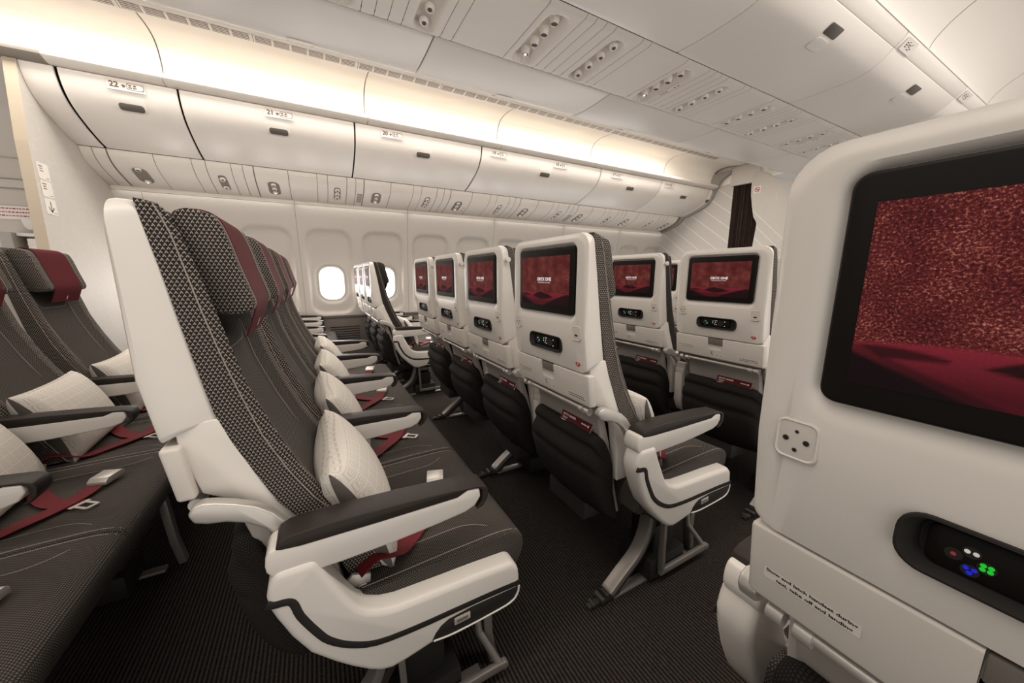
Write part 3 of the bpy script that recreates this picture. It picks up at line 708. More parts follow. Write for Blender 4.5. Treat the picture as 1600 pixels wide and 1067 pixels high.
    for nm, s in (('bag_s', -1), ('bag_p', 1)):
        y = s*.236; m = M()
        m.tube([(.085, y, .30), (.092, y, .058)], 0, flat=(.010, .007)); m.tube([(.085, y, .050), (.345, y, .050)], 0, flat=(.007, .011)); m.tube([(.34, y, .050), (.30, y+s*-.05, .13), (.285, y-s*.06, .30)], .010, 10)
        m.cyl((.350, y-.008, .050), (0, 1, 0), .012, .012, .016, 14)
        keep(nm, m.build('bag_restraint', W['steel'], bevel=.001))

build_seat_parts()
for k in ('back', 'head'):
    o = dup(PARTS[k]); o.data = PARTS[k].data.copy(); o.data.materials[0] = W['plainbolster']; PARTS[k+'_plain'] = o
COMMON = ['shell', 'surround', 'cradle', 'socket', 'usb', 'mark', 'tray', 'bar', 'armL', 'armR', 'spL', 'spR', 'panel', 'pocket', 'back', 'head', 'cushion', 'belt', 'frame']
SEATS = {}
def seat(key, X, Y, label, group, end=None, last=False, hook=None, leg=None, skip=()):
    """X, Y: seat origin in the cabin"""
    r = tag(empty('airline_seat', (X, Y, 0)), label, 'seat', group)
    names = [n for n in COMMON if n not in skip]
    names.append('arm_es' if end == 's' else 'arm_s')
    if end == 'p': names.append('arm_ep')
    elif last: names.append('arm_p')
    if end == 's': names += ['bay_s', 'bag_s']
    if end == 'p': names += ['bay_p', 'bag_p']
    if hook: names.append('hook_s')
    if leg: names += [leg, leg+'_t', leg+'_f', leg+'_x']
    if key[0] in 'PQD' or key in ('C2', 'C3'): names = [n+'_plain' if n in ('back', 'head') else n for n in names]
    for n in names: dup(PARTS[n], r)
    SEATS[key] = r
    return r

# ------------------------------------------------------------------ seats in the cabin
PB = .495
def X_of(r): return {'A': .0092, 'B': .900, 'C': 1.8124, 'D': 2.6564, 'Z': -.885, 'P': .6744, 'Q': -.244, 'E': .6733}[r]
def Y_of(r, k): return (3.385+.495*k) if r in 'PQ' else (-.0095 if r == 'E' else .938+PB*k)
legs4 = ['leg_a', 'leg_b', None, 'leg_c']
gA = 'four-abreast seats of the large front-facing row'
rows = {
 'A': ('seats of the big row facing right in the middle of the photo',
   ['dark chevron seat nearest the camera, white shell side, armrest and black-striped end panel',
    'dark cloth seat directly behind the nearest big chevron seat, second headrest in line',
    'dark cloth seat, third headrest in line behind the nearest big chevron seat',
    'dark cloth seat, fourth and farthest headrest behind the nearest big chevron seat']),
 'B': ('screen-backed seats of the row just ahead of the white pillows',
   ['white seat with red screen and black-striped end panel, armrest reaching into the right aisle',
    'white seat with red screen, directly left of the aisle seat with the striped end panel',
    'white seat with narrow red screen, third in from the striped aisle seat',
    'white seat with the narrowest red screen, fourth and last of the striped aisle seat row']),
 'C': ('screen-backed seats two rows ahead in the centre block',
   ['white seat with clear wide red screen, just left of the huge close seat back',
    'white seat with red screen half hidden by the striped aisle seat headrest',
    'white seat mostly hidden behind the striped aisle seat, two rows ahead']),
 'D': ('screen-backed seats three rows ahead in the centre block',
   ['white seat showing only a thin red screen strip against the huge close seat back',
    'white seat hidden behind the wide-screen seat, three rows ahead',
    'white seat showing a sliver of shell left of the wide-screen seat']),
 'Z': ('seats of the row at the left edge',
   ['dark seat at the lower left corner whose cushion front fills the corner',
    'dark seat at left edge with silver buckles lying on its cushion, second from the aisle',
    'dark seat at left edge holding the large tilted white pillow',
    'dark seat with drooping maroon cover by the pale rear bulkhead, farthest of the left row']),
 'P': ('window-side seats ahead with three small screens',
   ['white window-block seat seen side-on beyond the far aisle, striped end panel and dark headrest',
    'white window-block seat with the middle of three tiny narrow screens',
    'white window-block seat against the wall with the leftmost tiny narrow screen']),
 'Q': ('window-side seats whose armrests stack up below the bright window',
   ['dark window-block seat across the far aisle, lowest of the stacked far armrests',
    'dark window-block seat in the middle of the stacked far armrests',
    'dark window-block seat beside the wall, topmost of the stacked far armrests']),
}
for r, (grp, labs) in rows.items():
    n = len(labs)
    for k, lb in enumerate(labs):
        full = 3 if r in 'PQ' else 4
        seat(r+str(k+1), X_of(r), Y_of(r, k), lb, grp, end='s' if k == 0 else ('p' if (k == 3) else None), last=(k == full-1), hook=k > 0, leg=(legs4[k] if r not in 'PQ' else [None, 'leg_a', 'leg_c'][k] if k else 'leg_a'))
seat('E1', X_of('E'), Y_of('E', 0), 'huge close white seat back at right edge with large glittering red screen', None, end='p', leg='leg_b')

# --- pillows
def pillow_mesh():
    n = 22; m = M(); hw, hh = .196, .140; V = []; F = []; U = []
    for sd in (1, -1):
        o = len(V)
        for j in range(n+1):
            for i in range(n+1):
                s = -1+2*i/n; t = -1+2*j/n
                y = hw*s*(1-.075*(1-t*t)*abs(s)**3); z = hh*t*(1-.06*(1-s*s)*abs(t)**3)
                h = .068*((1-s*s)*(1-t*t))**.40+.0014+.016*(1-t*t)**.8*abs(s)**6
                V.append((sd*h, y, z))
        for j in range(n):
            for i in range(n):
                a = o+j*(n+1)+i; q = (a, a+1, a+n+2, a+n+1); F.append(q if sd > 0 else q[::-1])
                uv = [(V[k][1], V[k][2]) for k in q]; U.append(uv if sd > 0 else uv[::-1])
    m.add(V, F, 0, U)
    per = [j*(n+1)+0 for j in range(n+1)]+[n*(n+1)+i for i in range(1, n+1)]+[j*(n+1)+n for j in range(n-1, -1, -1)]+[i for i in range(n-1, 0, -1)]
    o2 = (n+1)*(n+1)
    for a, b in zip(per, per[1:]+per[:1]): m.f.append((a, b, b+o2, a+o2)); m.mi.append(1 if abs(abs(V[a][1])-abs(V[b][1])) < .5*abs(V[a][2]-V[b][2]) else 0); m.uv.append([(V[k][1], V[k][2]) for k in (a, b, b, a)])
    ob = m.build('pillow', [W['pillow'], W['gusset']], angle=60)
    return ob
pil = pillow_mesh()
def pillow(k, label, dx=0, dy=0, yaw=0, tilt=22, roll=0):
    r = SEATS[k]; p = pil.copy(); COL.objects.link(p)
    p.location = (r.location.x+.034+dx, r.location.y-.015+dy, .576)
    p.rotation_euler = (math.radians(roll), math.radians(-tilt), math.radians(yaw))
    tag(p, label, 'pillow', 'white embossed pillows propped on the seats')
pillow('A1', 'white embossed pillow, nearest of the pillow line, beside the big armrest', dy=.0)
pillow('A2', 'white embossed pillow, second of the pillow line behind the big armrest', yaw=2)
pillow('A3', 'white embossed pillow, third of the pillow line behind the big armrest', yaw=-2)
pillow('A4', 'white embossed pillow, smallest and farthest of the middle pillow line', yaw=1)
pillow('Z2', 'white embossed pillow cut by the left edge behind the lowest left armrest', yaw=3)
pillow('Z3', 'large white embossed pillow tilted behind the long left armrest', yaw=3)
pillow('Z4', 'white embossed pillow partly hidden by the big white seat shell', yaw=2)
pillow('B1', 'white pillow peeping out behind the striped aisle seat', dx=.0)
pillow('P1', 'white pillow on the side-on window-block seat across the far aisle')
pillow('Q3', 'tiny white pillow on the seat beside the wall, above the stacked armrests')
pillow('Q2', 'tiny white pillow behind the stacked far armrests, next to the wall seat')
bpy.data.objects.remove(pil)

# --- safety cards standing in the pockets
def card_mesh():
    m = M(); m.box(-.001, .001, -.0775, .0775, -.012, .043, 1); 
    m.quad((-.0013, 0, .028), (0, -1, 0), (0, 0, 1), .155, .030, 0)
    m.text('B777-300ER', (-.0017, .035, .0295), (0, -1, 0), (0, 0, 1), .0095, 2, True, .068)
    for z, w in ((.0235, .030), (.0190, .022)): m.quad((-.0017, .055-.0, z), (0, -1, 0), (0, 0, 1), w, .0016, 3)
    m.quad((-.0017, -.042, .030), (0, -1, 0), (0, 0, 1), .026, .0035, 3); m.cyl((-.0015, -.062, .030), (-1, 0, 0), .0040, .0040, .0003, 12, 1)
    m.quad((-.0017, .045, .005), (0, -1, 0), (0, 0, 1), .026, .004, 4)
    return m.build('safety_card', [W['maroon'], W['label'], W['label'], W['label'], W['inkred']], flatsh=True)
cd = card_mesh()
for k, lb in (('B1', 'maroon safety card in the dark pocket behind the striped aisle seat'),
              ('B2', 'maroon safety card in the pocket second from the striped aisle seat'),
              ('B3', 'maroon safety card in the pocket third from the striped aisle seat'),
              ('B4', 'maroon safety card in the last pocket of the striped aisle seat row'),
              ('C1', 'maroon safety card in the pocket below the clear wide screen at right'),
              ('C2', 'maroon safety card in the pocket right of the striped aisle seat headrest'),
              ('P1', 'tiny maroon safety card behind the side-on window-block seat'),
              ('P2', 'tiny maroon safety card behind the middle window-block screen'),
              ('P3', 'tiny maroon safety card behind the wall-side window-block screen')):
    r = SEATS[k]; c = cd.copy(); COL.objects.link(c); c.location = (r.location.x-.186, r.location.y-.062, .586); c.rotation_euler = (0, math.radians(24), 0)
    tag(c, lb, 'card', 'maroon safety cards in the seat pockets')
bpy.data.objects.remove(cd)
for o in list(PARTS.values()):
    for ch in list(o.children): bpy.data.objects.remove(ch)
    bpy.data.objects.remove(o)

# ------------------------------------------------------------------ cabin shell
X0, X1 = -1.46, 5.50
def SY(y): return 3.36-y                       # mirror about the cabin centre line
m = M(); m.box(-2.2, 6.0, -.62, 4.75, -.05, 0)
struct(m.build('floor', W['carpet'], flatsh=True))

# side wall with window recesses
WP_Z = [0, .60, .80, 1.02, 1.30, 1.55, 1.72, 1.815]
WP_Y = [4.665, 4.66, 4.635, 4.60, 4.56, 4.515, 4.475, 4.455]
WX = [.170+.575*k for k in range(-2, 10)]
WZ = 1.000
def sd_rr(dx, dz, hx, hz, r):
    qx = abs(dx)-hx+r; qz = abs(dz)-hz+r
    return math.hypot(max(qx, 0), max(qz, 0))+min(max(qx, qz), 0)-r
def smooth(t): t = max(0, min(1, t)); return t*t*(3-2*t)
AW, AH, AR = .128, .185, .105
def wall_y(x, z):
    y = interp(WP_Z, WP_Y, z)
    dx = min((x-w for w in WX), key=abs)
    top = smooth((1.66-z)/.16)
    d = sd_rr(dx, z-1.12, .228, .47, .13)
    rec = smooth((.008-d)/.035)*.030*top
    e = sd_rr(dx, z-WZ, AW, AH, AR)
    rec += smooth((.055-e)/.06)*.028
    return y+rec
def build_wall():
    m = M(); nx = int((X1-X0)/.0192); zs = [.60+1.215*i/72 for i in range(73)]
    V = [(X0+(X1-X0)*i/nx, wall_y(X0+(X1-X0)*i/nx, z), z) for z in zs for i in range(nx+1)]
    F = []
    for j in range(72):
        for i in range(nx):
            q = (j*(nx+1)+i, j*(nx+1)+i+1, (j+1)*(nx+1)+i+1, (j+1)*(nx+1)+i)
            cx = sum(V[k][0] for k in q)/4; cz = sum(V[k][2] for k in q)/4
            if min(sd_rr(cx-w, cz-WZ, AW, AH, AR) for w in WX) < -.012: continue
            F.append(q)
    m.add(V, F)
    ob = m.build('wall_port', W['wall'], angle=70)
    struct(ob)
    # panel joints
    m = M()
    for k in range(-1, 6):
        x = -.12+1.15*k
        if X0 < x < X1: m.loft([[(x-.002, wall_y(x, z)-.0012, z), (x+.002, wall_y(x, z)-.0012, z)] for z in zs], False)
    j = m.build('wall_joint', W['seamgrey'], flatsh=True); j.parent = ob
    m = M(); m.box(X0, X1, 4.668, 4.70, 0, .62, 0); m.box(X0, X1, 4.655, 4.668, .60, .625, 0)
    for i in range(14):
        xa = X0+.05+i*.5
        for k in range(11): m.box(xa+.02, xa+.34, 4.664, 4.669, .20+k*.028, .212+k*.028, 1)
    struct(m.build('baseboard_port', [W['dado'], W['matblack']], bevel=.002))
build_wall()
for k, w in enumerate(WX):
    if w > X1-.2: continue
    m = M(); yb = interp(WP_Z, WP_Y, WZ)+.046
    yo = lambda z, d: interp(WP_Z, WP_Y, z)+d
    def ring(g, d): return [(w+a, yo(WZ+b, d), WZ+b) for a, b in rrect(AW+g, -AH-g, AH+g, AR+g, AR+g, 10)]
    m.loft([ring(.010, .046), ring(.006, .043), ring(.000, .044), ring(-.006, .050), ring(-.012, .075), ring(-.014, .092)], True, (False, False))
    fr = struct(m.build('window_%d' % (k+1), W['panel'], angle=60))
    m = M(); m.add(ring(-.010, .088), [tuple(range(44))])
    m.build('window_pane', W['pane'], fr, flatsh=True)

# light strip along the top of the wall
m = M()
xs = [X0]+[-.12+1.15*k for k in range(0, 5)]+[X1]
for a, b in zip(xs, xs[1:]): m.prism([(4.437, 1.852), (4.448, 1.820), (4.475, 1.818), (4.475, 1.862)], a+.003, b-.003, 'x')
struct(m.build('trim_1', W['cove'], flatsh=True))

# passenger service panels under the port bins
PS = [(4.052, 2.0435), (4.064, 2.012), (4.088, 1.980), (4.130, 1.948), (4.20, 1.915), (4.28, 1.890), (4.36, 1.866), (4.445, 1.846)]
PSs = smooth_path([(y, z, 0) for y, z in PS], 5)
PSL = [0]
for a, b in zip(PSs, PSs[1:]): PSL.append(PSL[-1]+(b-a).length)
def ps_at(s):
    s *= PSL[-1]
    for i in range(len(PSL)-1):
        if s <= PSL[i+1]+1e-9:
            t = (s-PSL[i])/(PSL[i+1]-PSL[i]); p = PSs[i].lerp(PSs[i+1], t); d = (PSs[i+1]-PSs[i]).normalized(); return p.x, p.y, d
    return PSs[-1].x, PSs[-1].y, (PSs[-1]-PSs[-2]).normalized()
def psu_panel(name, xa, xb, recess=None, parent=None, mat=None):
    """curved panel; recess = (s0, s1, half width, depth) sinks an oval bowl"""
    g = .0022; ns = 30; nx = 26 if recess else 2
    m = M(); V = []; F = []
    for i in range(ns+1):
        y, z, d = ps_at(i/ns); nrm = Vector((d.y, -d.x)).normalized()
        if nrm.y < 0: nrm = -nrm
        for j in range(nx+1):
            x = lerp(xa+g, xb-g, j/nx); dep = 0
            if recess:
                s0, s1, hw, dp = recess; L = PSL[-1]
                e = sd_rr(x-(xa+xb)/2, (i/ns-(s0+s1)/2)*L, hw, (s1-s0)/2*L, hw*.98)
                dep = dp*smooth((.004-e)/.022)
            edge = .0015*(1 if j in (0, nx) else 0)
            V.append((x, y+nrm.x*(dep+edge), z+nrm.y*(dep+edge)))
    for i in range(ns):
        for j in range(nx): a = i*(nx+1)+j; F.append((a, a+1, a+nx+2, a+nx+1))
    m.add(V, F)
    return m.build(name, mat or W['panel'], parent, angle=60)
PER = .9135
rowsno = ['22', '21', '20', '19', '18', '17', '16', '15']
m = M()
for i in range(-1, 8):
    o = -1.311+PER*i+(.004*i)
    for a, b in ((.260, .494), (.494, .584), (.756, .838), (.838, .9135)):
        xa, xb = o+a, o+b
        if xa < X0: xa = X0
        if xb > X1 or xb <= xa+.01: continue
        ns = 24; V = []
        for k in range(ns+1):
            y, z, d = ps_at(k/ns); V += [(xa+.0022, y, z), (xb-.0022, y, z)]
        m.add(V, [(2*k, 2*k+1, 2*k+3, 2*k+2) for k in range(ns)])
struct(m.build('trim_2', W['panel'], angle=60))
m = M(); m.prism([(y+.004, z+.006) for y, z in PS]+[(4.5, 1.9), (4.1, 2.06)], X0, X1, 'x'); struct(m.build('trim_3', W['seamgrey'], flatsh=True))

def nozzle(parent, p, d, r, kind):
    """reading lamp (dark hooded tube) or air nozzle (ball with a hole)"""
    p = Vector(p); d = Vector(d).normalized(); m = M()
    if kind == 'lamp':
        a = d.orthogonal().normalized(); b = d.cross(a); n = 16
        L = [[p+(a*math.cos(2*PI*k/n)+b*math.sin(2*PI*k/n))*rr+d*t for k in range(n)] for rr, t in ((r*1.35, -.012), (r*1.25, 0), (r*1.02, .014), (r, .022), (r*.90, .022), (r*.88, .015))]
        m.loft(L, True, (False, False)); m.cyl(p+d*.0165, d, r*.90, r*.90, .001, 16, 1)
        return m.build('reading_light', [W['panel'], W['greyplastic']], parent, angle=50)
    m.sphere(p-d*.002, r*.86, 14)
    a = d.orthogonal().normalized(); b = d.cross(a); n = 14
    L = [[p+(a*math.cos(2*PI*k/n)+b*math.sin(2*PI*k/n))*rr+d*t for k in range(n)] for rr, t in ((r*1.12, .0), (r*1.02, .013), (r*.80, .0185), (r*.60, .0175), (r*.50, .0150))]
    m.loft(L, True, (False, False)); m.cyl(p+d*.0152, d, r*.50, r*.50, .0008, 12, 1)
    return m.build('air_nozzle', [W['panel'], W['greyplastic']], parent, angle=50)
for i in range(0, 8):
    o = -1.311+PER*i+(.004*i)
    if o+.26 > X1: break
    rn = ['first', 'second', 'third', 'fourth', 'fifth', 'sixth', 'seventh', 'eighth'][i]
    t = tag(psu_panel('reading_light_panel', o, o+.260, (.30, .80, .052, .020)), 'white wall-side reading light panel, %s from the left under the wall bins' % rn, 'light panel', 'wall-side reading light panels')
    for k, s in enumerate((.40, .55, .70) if i else (.34, .74)):
        y, z, d = ps_at(s); nrm = Vector((0, d.y, -d.x)); nrm = -nrm if nrm.z > 0 else nrm
        dr = (nrm+Vector((0, -.1, -.8))).normalized()
        lp = nozzle(t, Vector((o+.130, y, z))-nrm*.014, dr, .0185, 'lamp')
        if k == (2 if i else 1):
            b = M(); q = Vector((o+.130, y, z))-nrm*.014+dr*.0180; b.cyl(q, dr, .0085, .0085, .0008, 14); b.build('lamp_lens', W['lampglow'], lp)
    if i in (3, 6):
        g = M(); y, z, d = ps_at(.62); nrm = Vector((0, d.y, -d.x)); nrm = -nrm if nrm.z > 0 else nrm
        for s_, mt in ((.56, 0), (.72, 1)):
            y, z, d = ps_at(s_); ey = Vector((0, d.x, d.y)); g.quad(Vector((o+.222, y, z))+nrm*.0012, (1, 0, 0), ey, .016, .016, mt); g.quad(Vector((o+.222, y, z))+nrm*.0016+ey*.004, (1, 0, 0), ey, .006, .004, 2)
        g.build('seat_belt_sign', [W['inkred'], W['inktan'], W['ink']], t, flatsh=True)
    if o+.756 < X1:
        t = tag(psu_panel('air_nozzle_panel', o+.584, o+.756, (.26, .78, .038, .014)), 'white wall-side panel of round air nozzles, %s from the left under the wall bins' % rn, 'air panel', 'wall-side air nozzle panels')
        for s in ((.36, .52, .68) if i else (.38, .68)):
            y, z, d = ps_at(s); nrm = Vector((0, d.y, -d.x)); nrm = -nrm if nrm.z > 0 else nrm
            nozzle(t, Vector((o+.67, y, z))-nrm*.008, (nrm+Vector((0, -.25, 0))).normalized(), .020, 'air')
# slotted loudspeaker between two panels
for xa in (.487, 3.23):
    m = M()
    for k in range(9):
        y, z, d = ps_at(.40+.045*k); nrm = Vector((0, d.y, -d.x)); nrm = -nrm if nrm.z > 0 else nrm
        m.quad(Vector((xa, y, z))+nrm*.0015, (1, 0, 0), (0, d.x, d.y), .050, .009, 0, .001)
    tag(m.build('speaker_grille', W['greyplastic'], flatsh=True), 'dark slotted speaker grille in the wall-side service panels, %s bright window' % ('above the clear' if xa < 1 else 'far beyond the'), 'speaker')

# overhead bins along the wall
BP = [(3.5455, 2.3745), (3.552, 2.33), (3.574, 2.27), (3.625, 2.205), (3.70, 2.158), (3.78, 2.122), (3.86, 2.092), (3.95, 2.063), (4.043, 2.0435)]
BPs = [(q.x, q.y) for q in smooth_path([(a, b, 0) for a, b in BP], 3)]
def bin_prof(t=.022):
    out = []
    for i, (a, b) in enumerate(BPs):
        p = Vector(BPs[max(i-1, 0)]); q = Vector(BPs[min(i+1, len(BPs)-1)]); d = (q-p).normalized(); n = Vector((-d.y, d.x))
        if n.x < 0: n = -n
        out.append((a+n.x*t, b+n.y*t))
    return out
inner = bin_prof()
bx = [-1.307, -.730, .412, 1.600, 3.197, 4.303, 5.366, 5.49]
blab = ['22', '21', '20', '19', '18', '17', '16']
bl = {'22': -.993, '21': -.132, '20': .719, '19': 1.792, '18': 2.591, '17': 3.468, '16': 4.452}
def bin_placard(txt, x, parent):
    m = M(); y0, z0 = 3.549, 2.345
    ex = Vector((1, 0, 0)); ey = Vector((0, -.06, 1)).normalized(); o = Vector((x, 3.5462, 2.334)); nn = Vector((0, -.0004, 0))
    m.quad(o, ex, ey, .190, .064, 0, .0006)
    m.text(txt, o+nn*3+Vector((-.058, 0, -.016)), ex, ey, .046, 1, True)
    q = o+nn*3
    m.quad(q+Vector((-.012, 0, .010)), ex, ey, .008, .008, 2, None, .003); m.quad(q+Vector((-.012, 0, -.004)), ex, ey, .012, .017, 2); m.quad(q+Vector((-.012, 0, -.002)), ex, ey, .024, .006, 2)
    for w, h, c in ((.085, .040, 2), (.079, .034, 0)): m.quad(q+nn*(1 if c else 2)+Vector((.046, 0, -.002)), ex, ey, w, h, c, None, .012)
    for dx in (-.022, .001): 
        m.quad(q+nn*3+Vector((.042+dx, 0, .004)), ex, ey, .014, .010, 2, None, .003); m.quad(q+nn*3+Vector((.042+dx, 0, -.009)), ex, ey, .018, .007, 2)
    m.quad(q+nn*3+Vector((.072, 0, .006)), ex, ey, .014, .022, 3)
    return m.build('row_placard', [W['paper'], W['inktan'], W['inktan'], W['inkred']], parent, flatsh=True)
for i, (a, b) in enumerate(zip(bx, bx[1:])):
    m = M(); m.prism(BPs+inner[::-1], a+.006, b-.006, 'x')
    last = i == len(bx)-2
    lab = ['white overhead bin by the rear bulkhead, marked 22', 'white overhead bin marked 21', 'white overhead bin marked 20', 'longest white overhead bin, marked 19 and 18', 'white overhead bin marked 17', 'white overhead bin marked 16', 'narrow last white overhead bin by the dark curtain'][i]
    t = tag(m.build('overhead_bin', W['bin'], bevel=.007, seg=2, angle=50), lab+' on the wall side', 'overhead bin', 'wall-side overhead bins')
    xc = (a+b)/2
    if i == 0: xc = -1.0
    if i == 1: xc = -.153
    # handle: grey paddle in a shallow scoop
    if True:
        hy, hz = 3.605, 2.222; ey = Vector((0, -.045, .060)).normalized(); nn = Vector((0, -ey.z, ey.y))
        h = M(); h.quad(Vector((xc, hy-.012, hz+.014))+nn*.0005, (1, 0, 0), ey, .165, .085, 0, .0012, .028)
        h2 = M(); h2.quad(Vector((xc+.004, hy-.002, hz))+nn*.002, (1, 0, 0), ey, .128, .046, 0, .006, .016)
        r_ = h.build('handle_scoop', W['bin'], t, bevel=.0005); h2.build('bin_handle', W['binhandle'], t, bevel=.002)
    for q in [k for k in blab if a < bl[k] < b]: bin_placard(q, bl[q], t)
m = M(); m.prism(BPs+inner[::-1], X0, -1.316, 'x'); struct(m.build('trim_4', W['bin'], bevel=.006))
m = M(); m.prism([(y+.03, z+.002) for y, z in BPs]+[(4.5, 2.06), (4.5, 2.40), (3.60, 2.40)], X0, X1, 'x'); struct(m.build('trim_5', W['gap'], flatsh=True))

# rail over the bins and the lit cove
RP = [(3.565, 2.378), (3.525, 2.380), (3.492, 2.388), (3.472, 2.404), (3.470, 2.420), (3.482, 2.433), (3.510, 2.438), (3.57, 2.436)]
cs = [-2.4, -.80, .505, 1.79, 3.05, 4.37, 5.45]
for dx, nm in ((.012, 'trim_6'),):
    m = M()
    for a, b in zip(cs, cs[1:]): m.prism(RP, a+dx+.003, b+dx-.003, 'x')
    struct(m.build(nm, W['panel'], bevel=.002, angle=60))
m = M(); m.prism([(a-.004, b-.004) for a, b in RP[1:6]]+[(3.56, 2.44), (3.56, 2.372)], -2.2, -1.33, 'x'); struct(m.build('trim_7', W['seamgrey'], bevel=.002))
CP = [(3.575, 2.436), (3.588, 2.49), (3.578, 2.545), (3.552, 2.597), (3.505, 2.634), (3.44, 2.650), (3.36, 2.652), (3.28, 2.646), (3.212, 2.637)]
CPs = [(q.x, q.y) for q in smooth_path([(a, b, 0) for a, b in CP], 4)]
for i, (a, b) in enumerate(zip(cs, cs[1:])):
    m = M(); n = 14
    L = []
    for k in range(n+1):
        x = lerp(a+.004, b-.004, k/n); e = .006 if k in (0, n) else 0
        L.append([(x, y, z+e*.5) for y, z in CPs])
    m.loft(L, False)
    nm = ['first', 'second', 'third', 'fourth', 'fifth', 'last short'][i]
    tag(m.build('cove_light_panel', W['cove_glow'], angle=60), 'lit cream cove light panel above the wall bins, %s from the left' % nm, 'light panel', 'cove light panels')
m = M()
m.loft([[(x, y+.008, z+.008) for y, z in CPs] for x in (-2.4, X1)], False)
struct(m.build('trim_8', W['seamgrey'], flatsh=True))

def aisle_ceiling(f, nm, grille):
    """vent strip, ledge and ceiling panel over one aisle; f mirrors y"""
    m = M()
    m.add([(-2.4, f(3.214), 2.636), (X1, f(3.214), 2.636), (X1, f(3.12), 2.640), (-2.4, f(3.12), 2.640)], [(0, 1, 2, 3)])
    m.add([(-2.4, f(3.118), 2.637), (X1, f(3.118), 2.637), (X1, f(3.06), 2.650), (-2.4, f(3.06), 2.650)], [(0, 1, 2, 3)])
    if grille:
        x = -1.5
        while x < X1-.7:
            for k in range(6):
                xa = x+k*.104
                m.add([(xa+.008, f(3.204), 2.6353), (xa+.096, f(3.204), 2.6353), (xa+.096, f(3.136), 2.6377), (xa+.008, f(3.136), 2.6377)], [(0, 1, 2, 3)], 1)
                for q in range(4):
                    y = 3.198-q*.0165; z = 2.6347+(3.204-y)*.035
                    m.add([(xa+.010, f(y), z), (xa+.094, f(y), z), (xa+.094, f(y-.009), z), (xa+.010, f(y-.009), z)], [(0, 1, 2, 3)], 2)
            m.add([(x-.006, f(3.210), 2.6345), (x-.002, f(3.210), 2.6345), (x-.002, f(3.122), 2.638), (x-.006, f(3.122), 2.638)], [(0, 1, 2, 3)], 3)
            x += .642
    struct(m.build(nm, [W['cove'], W['inktan'], W['label'], W['seamgrey']], flatsh=True))
aisle_ceiling(lambda y: y, 'trim_9', True)

# ceiling panels curving up from the centre bins, one set per aisle
KP = [(.884, 2.392), (.876, 2.418), (.850, 2.458), (.805, 2.505), (.735, 2.556), (.640, 2.604), (.52, 2.640), (.40, 2.656), (.29, 2.662), (.10, 2.665), (-.15, 2.665)]
KPs = [(q.x, q.y) for q in smooth_path([(a, b, 0) for a, b in KP], 4)]
seam = [-2.4, -1.0, .43, 1.85, 3.27, 4.69, 5.5]
n_ = 0
for f in (lambda y: y, SY):
    n_ += 1; m = M()
    for a, b in zip(seam, seam[1:]): m.loft([[(x, f(y), z) for y, z in KPs] for x in (a+.003, b-.003)], False)
    m.loft([[(x, f(y), z+.008) for y, z in KPs] for x in (-2.4, 5.5)], False, (False, False), 1)
    struct(m.build('ceiling_%d' % n_, [W['panel'], W['seamgrey']], angle=70))

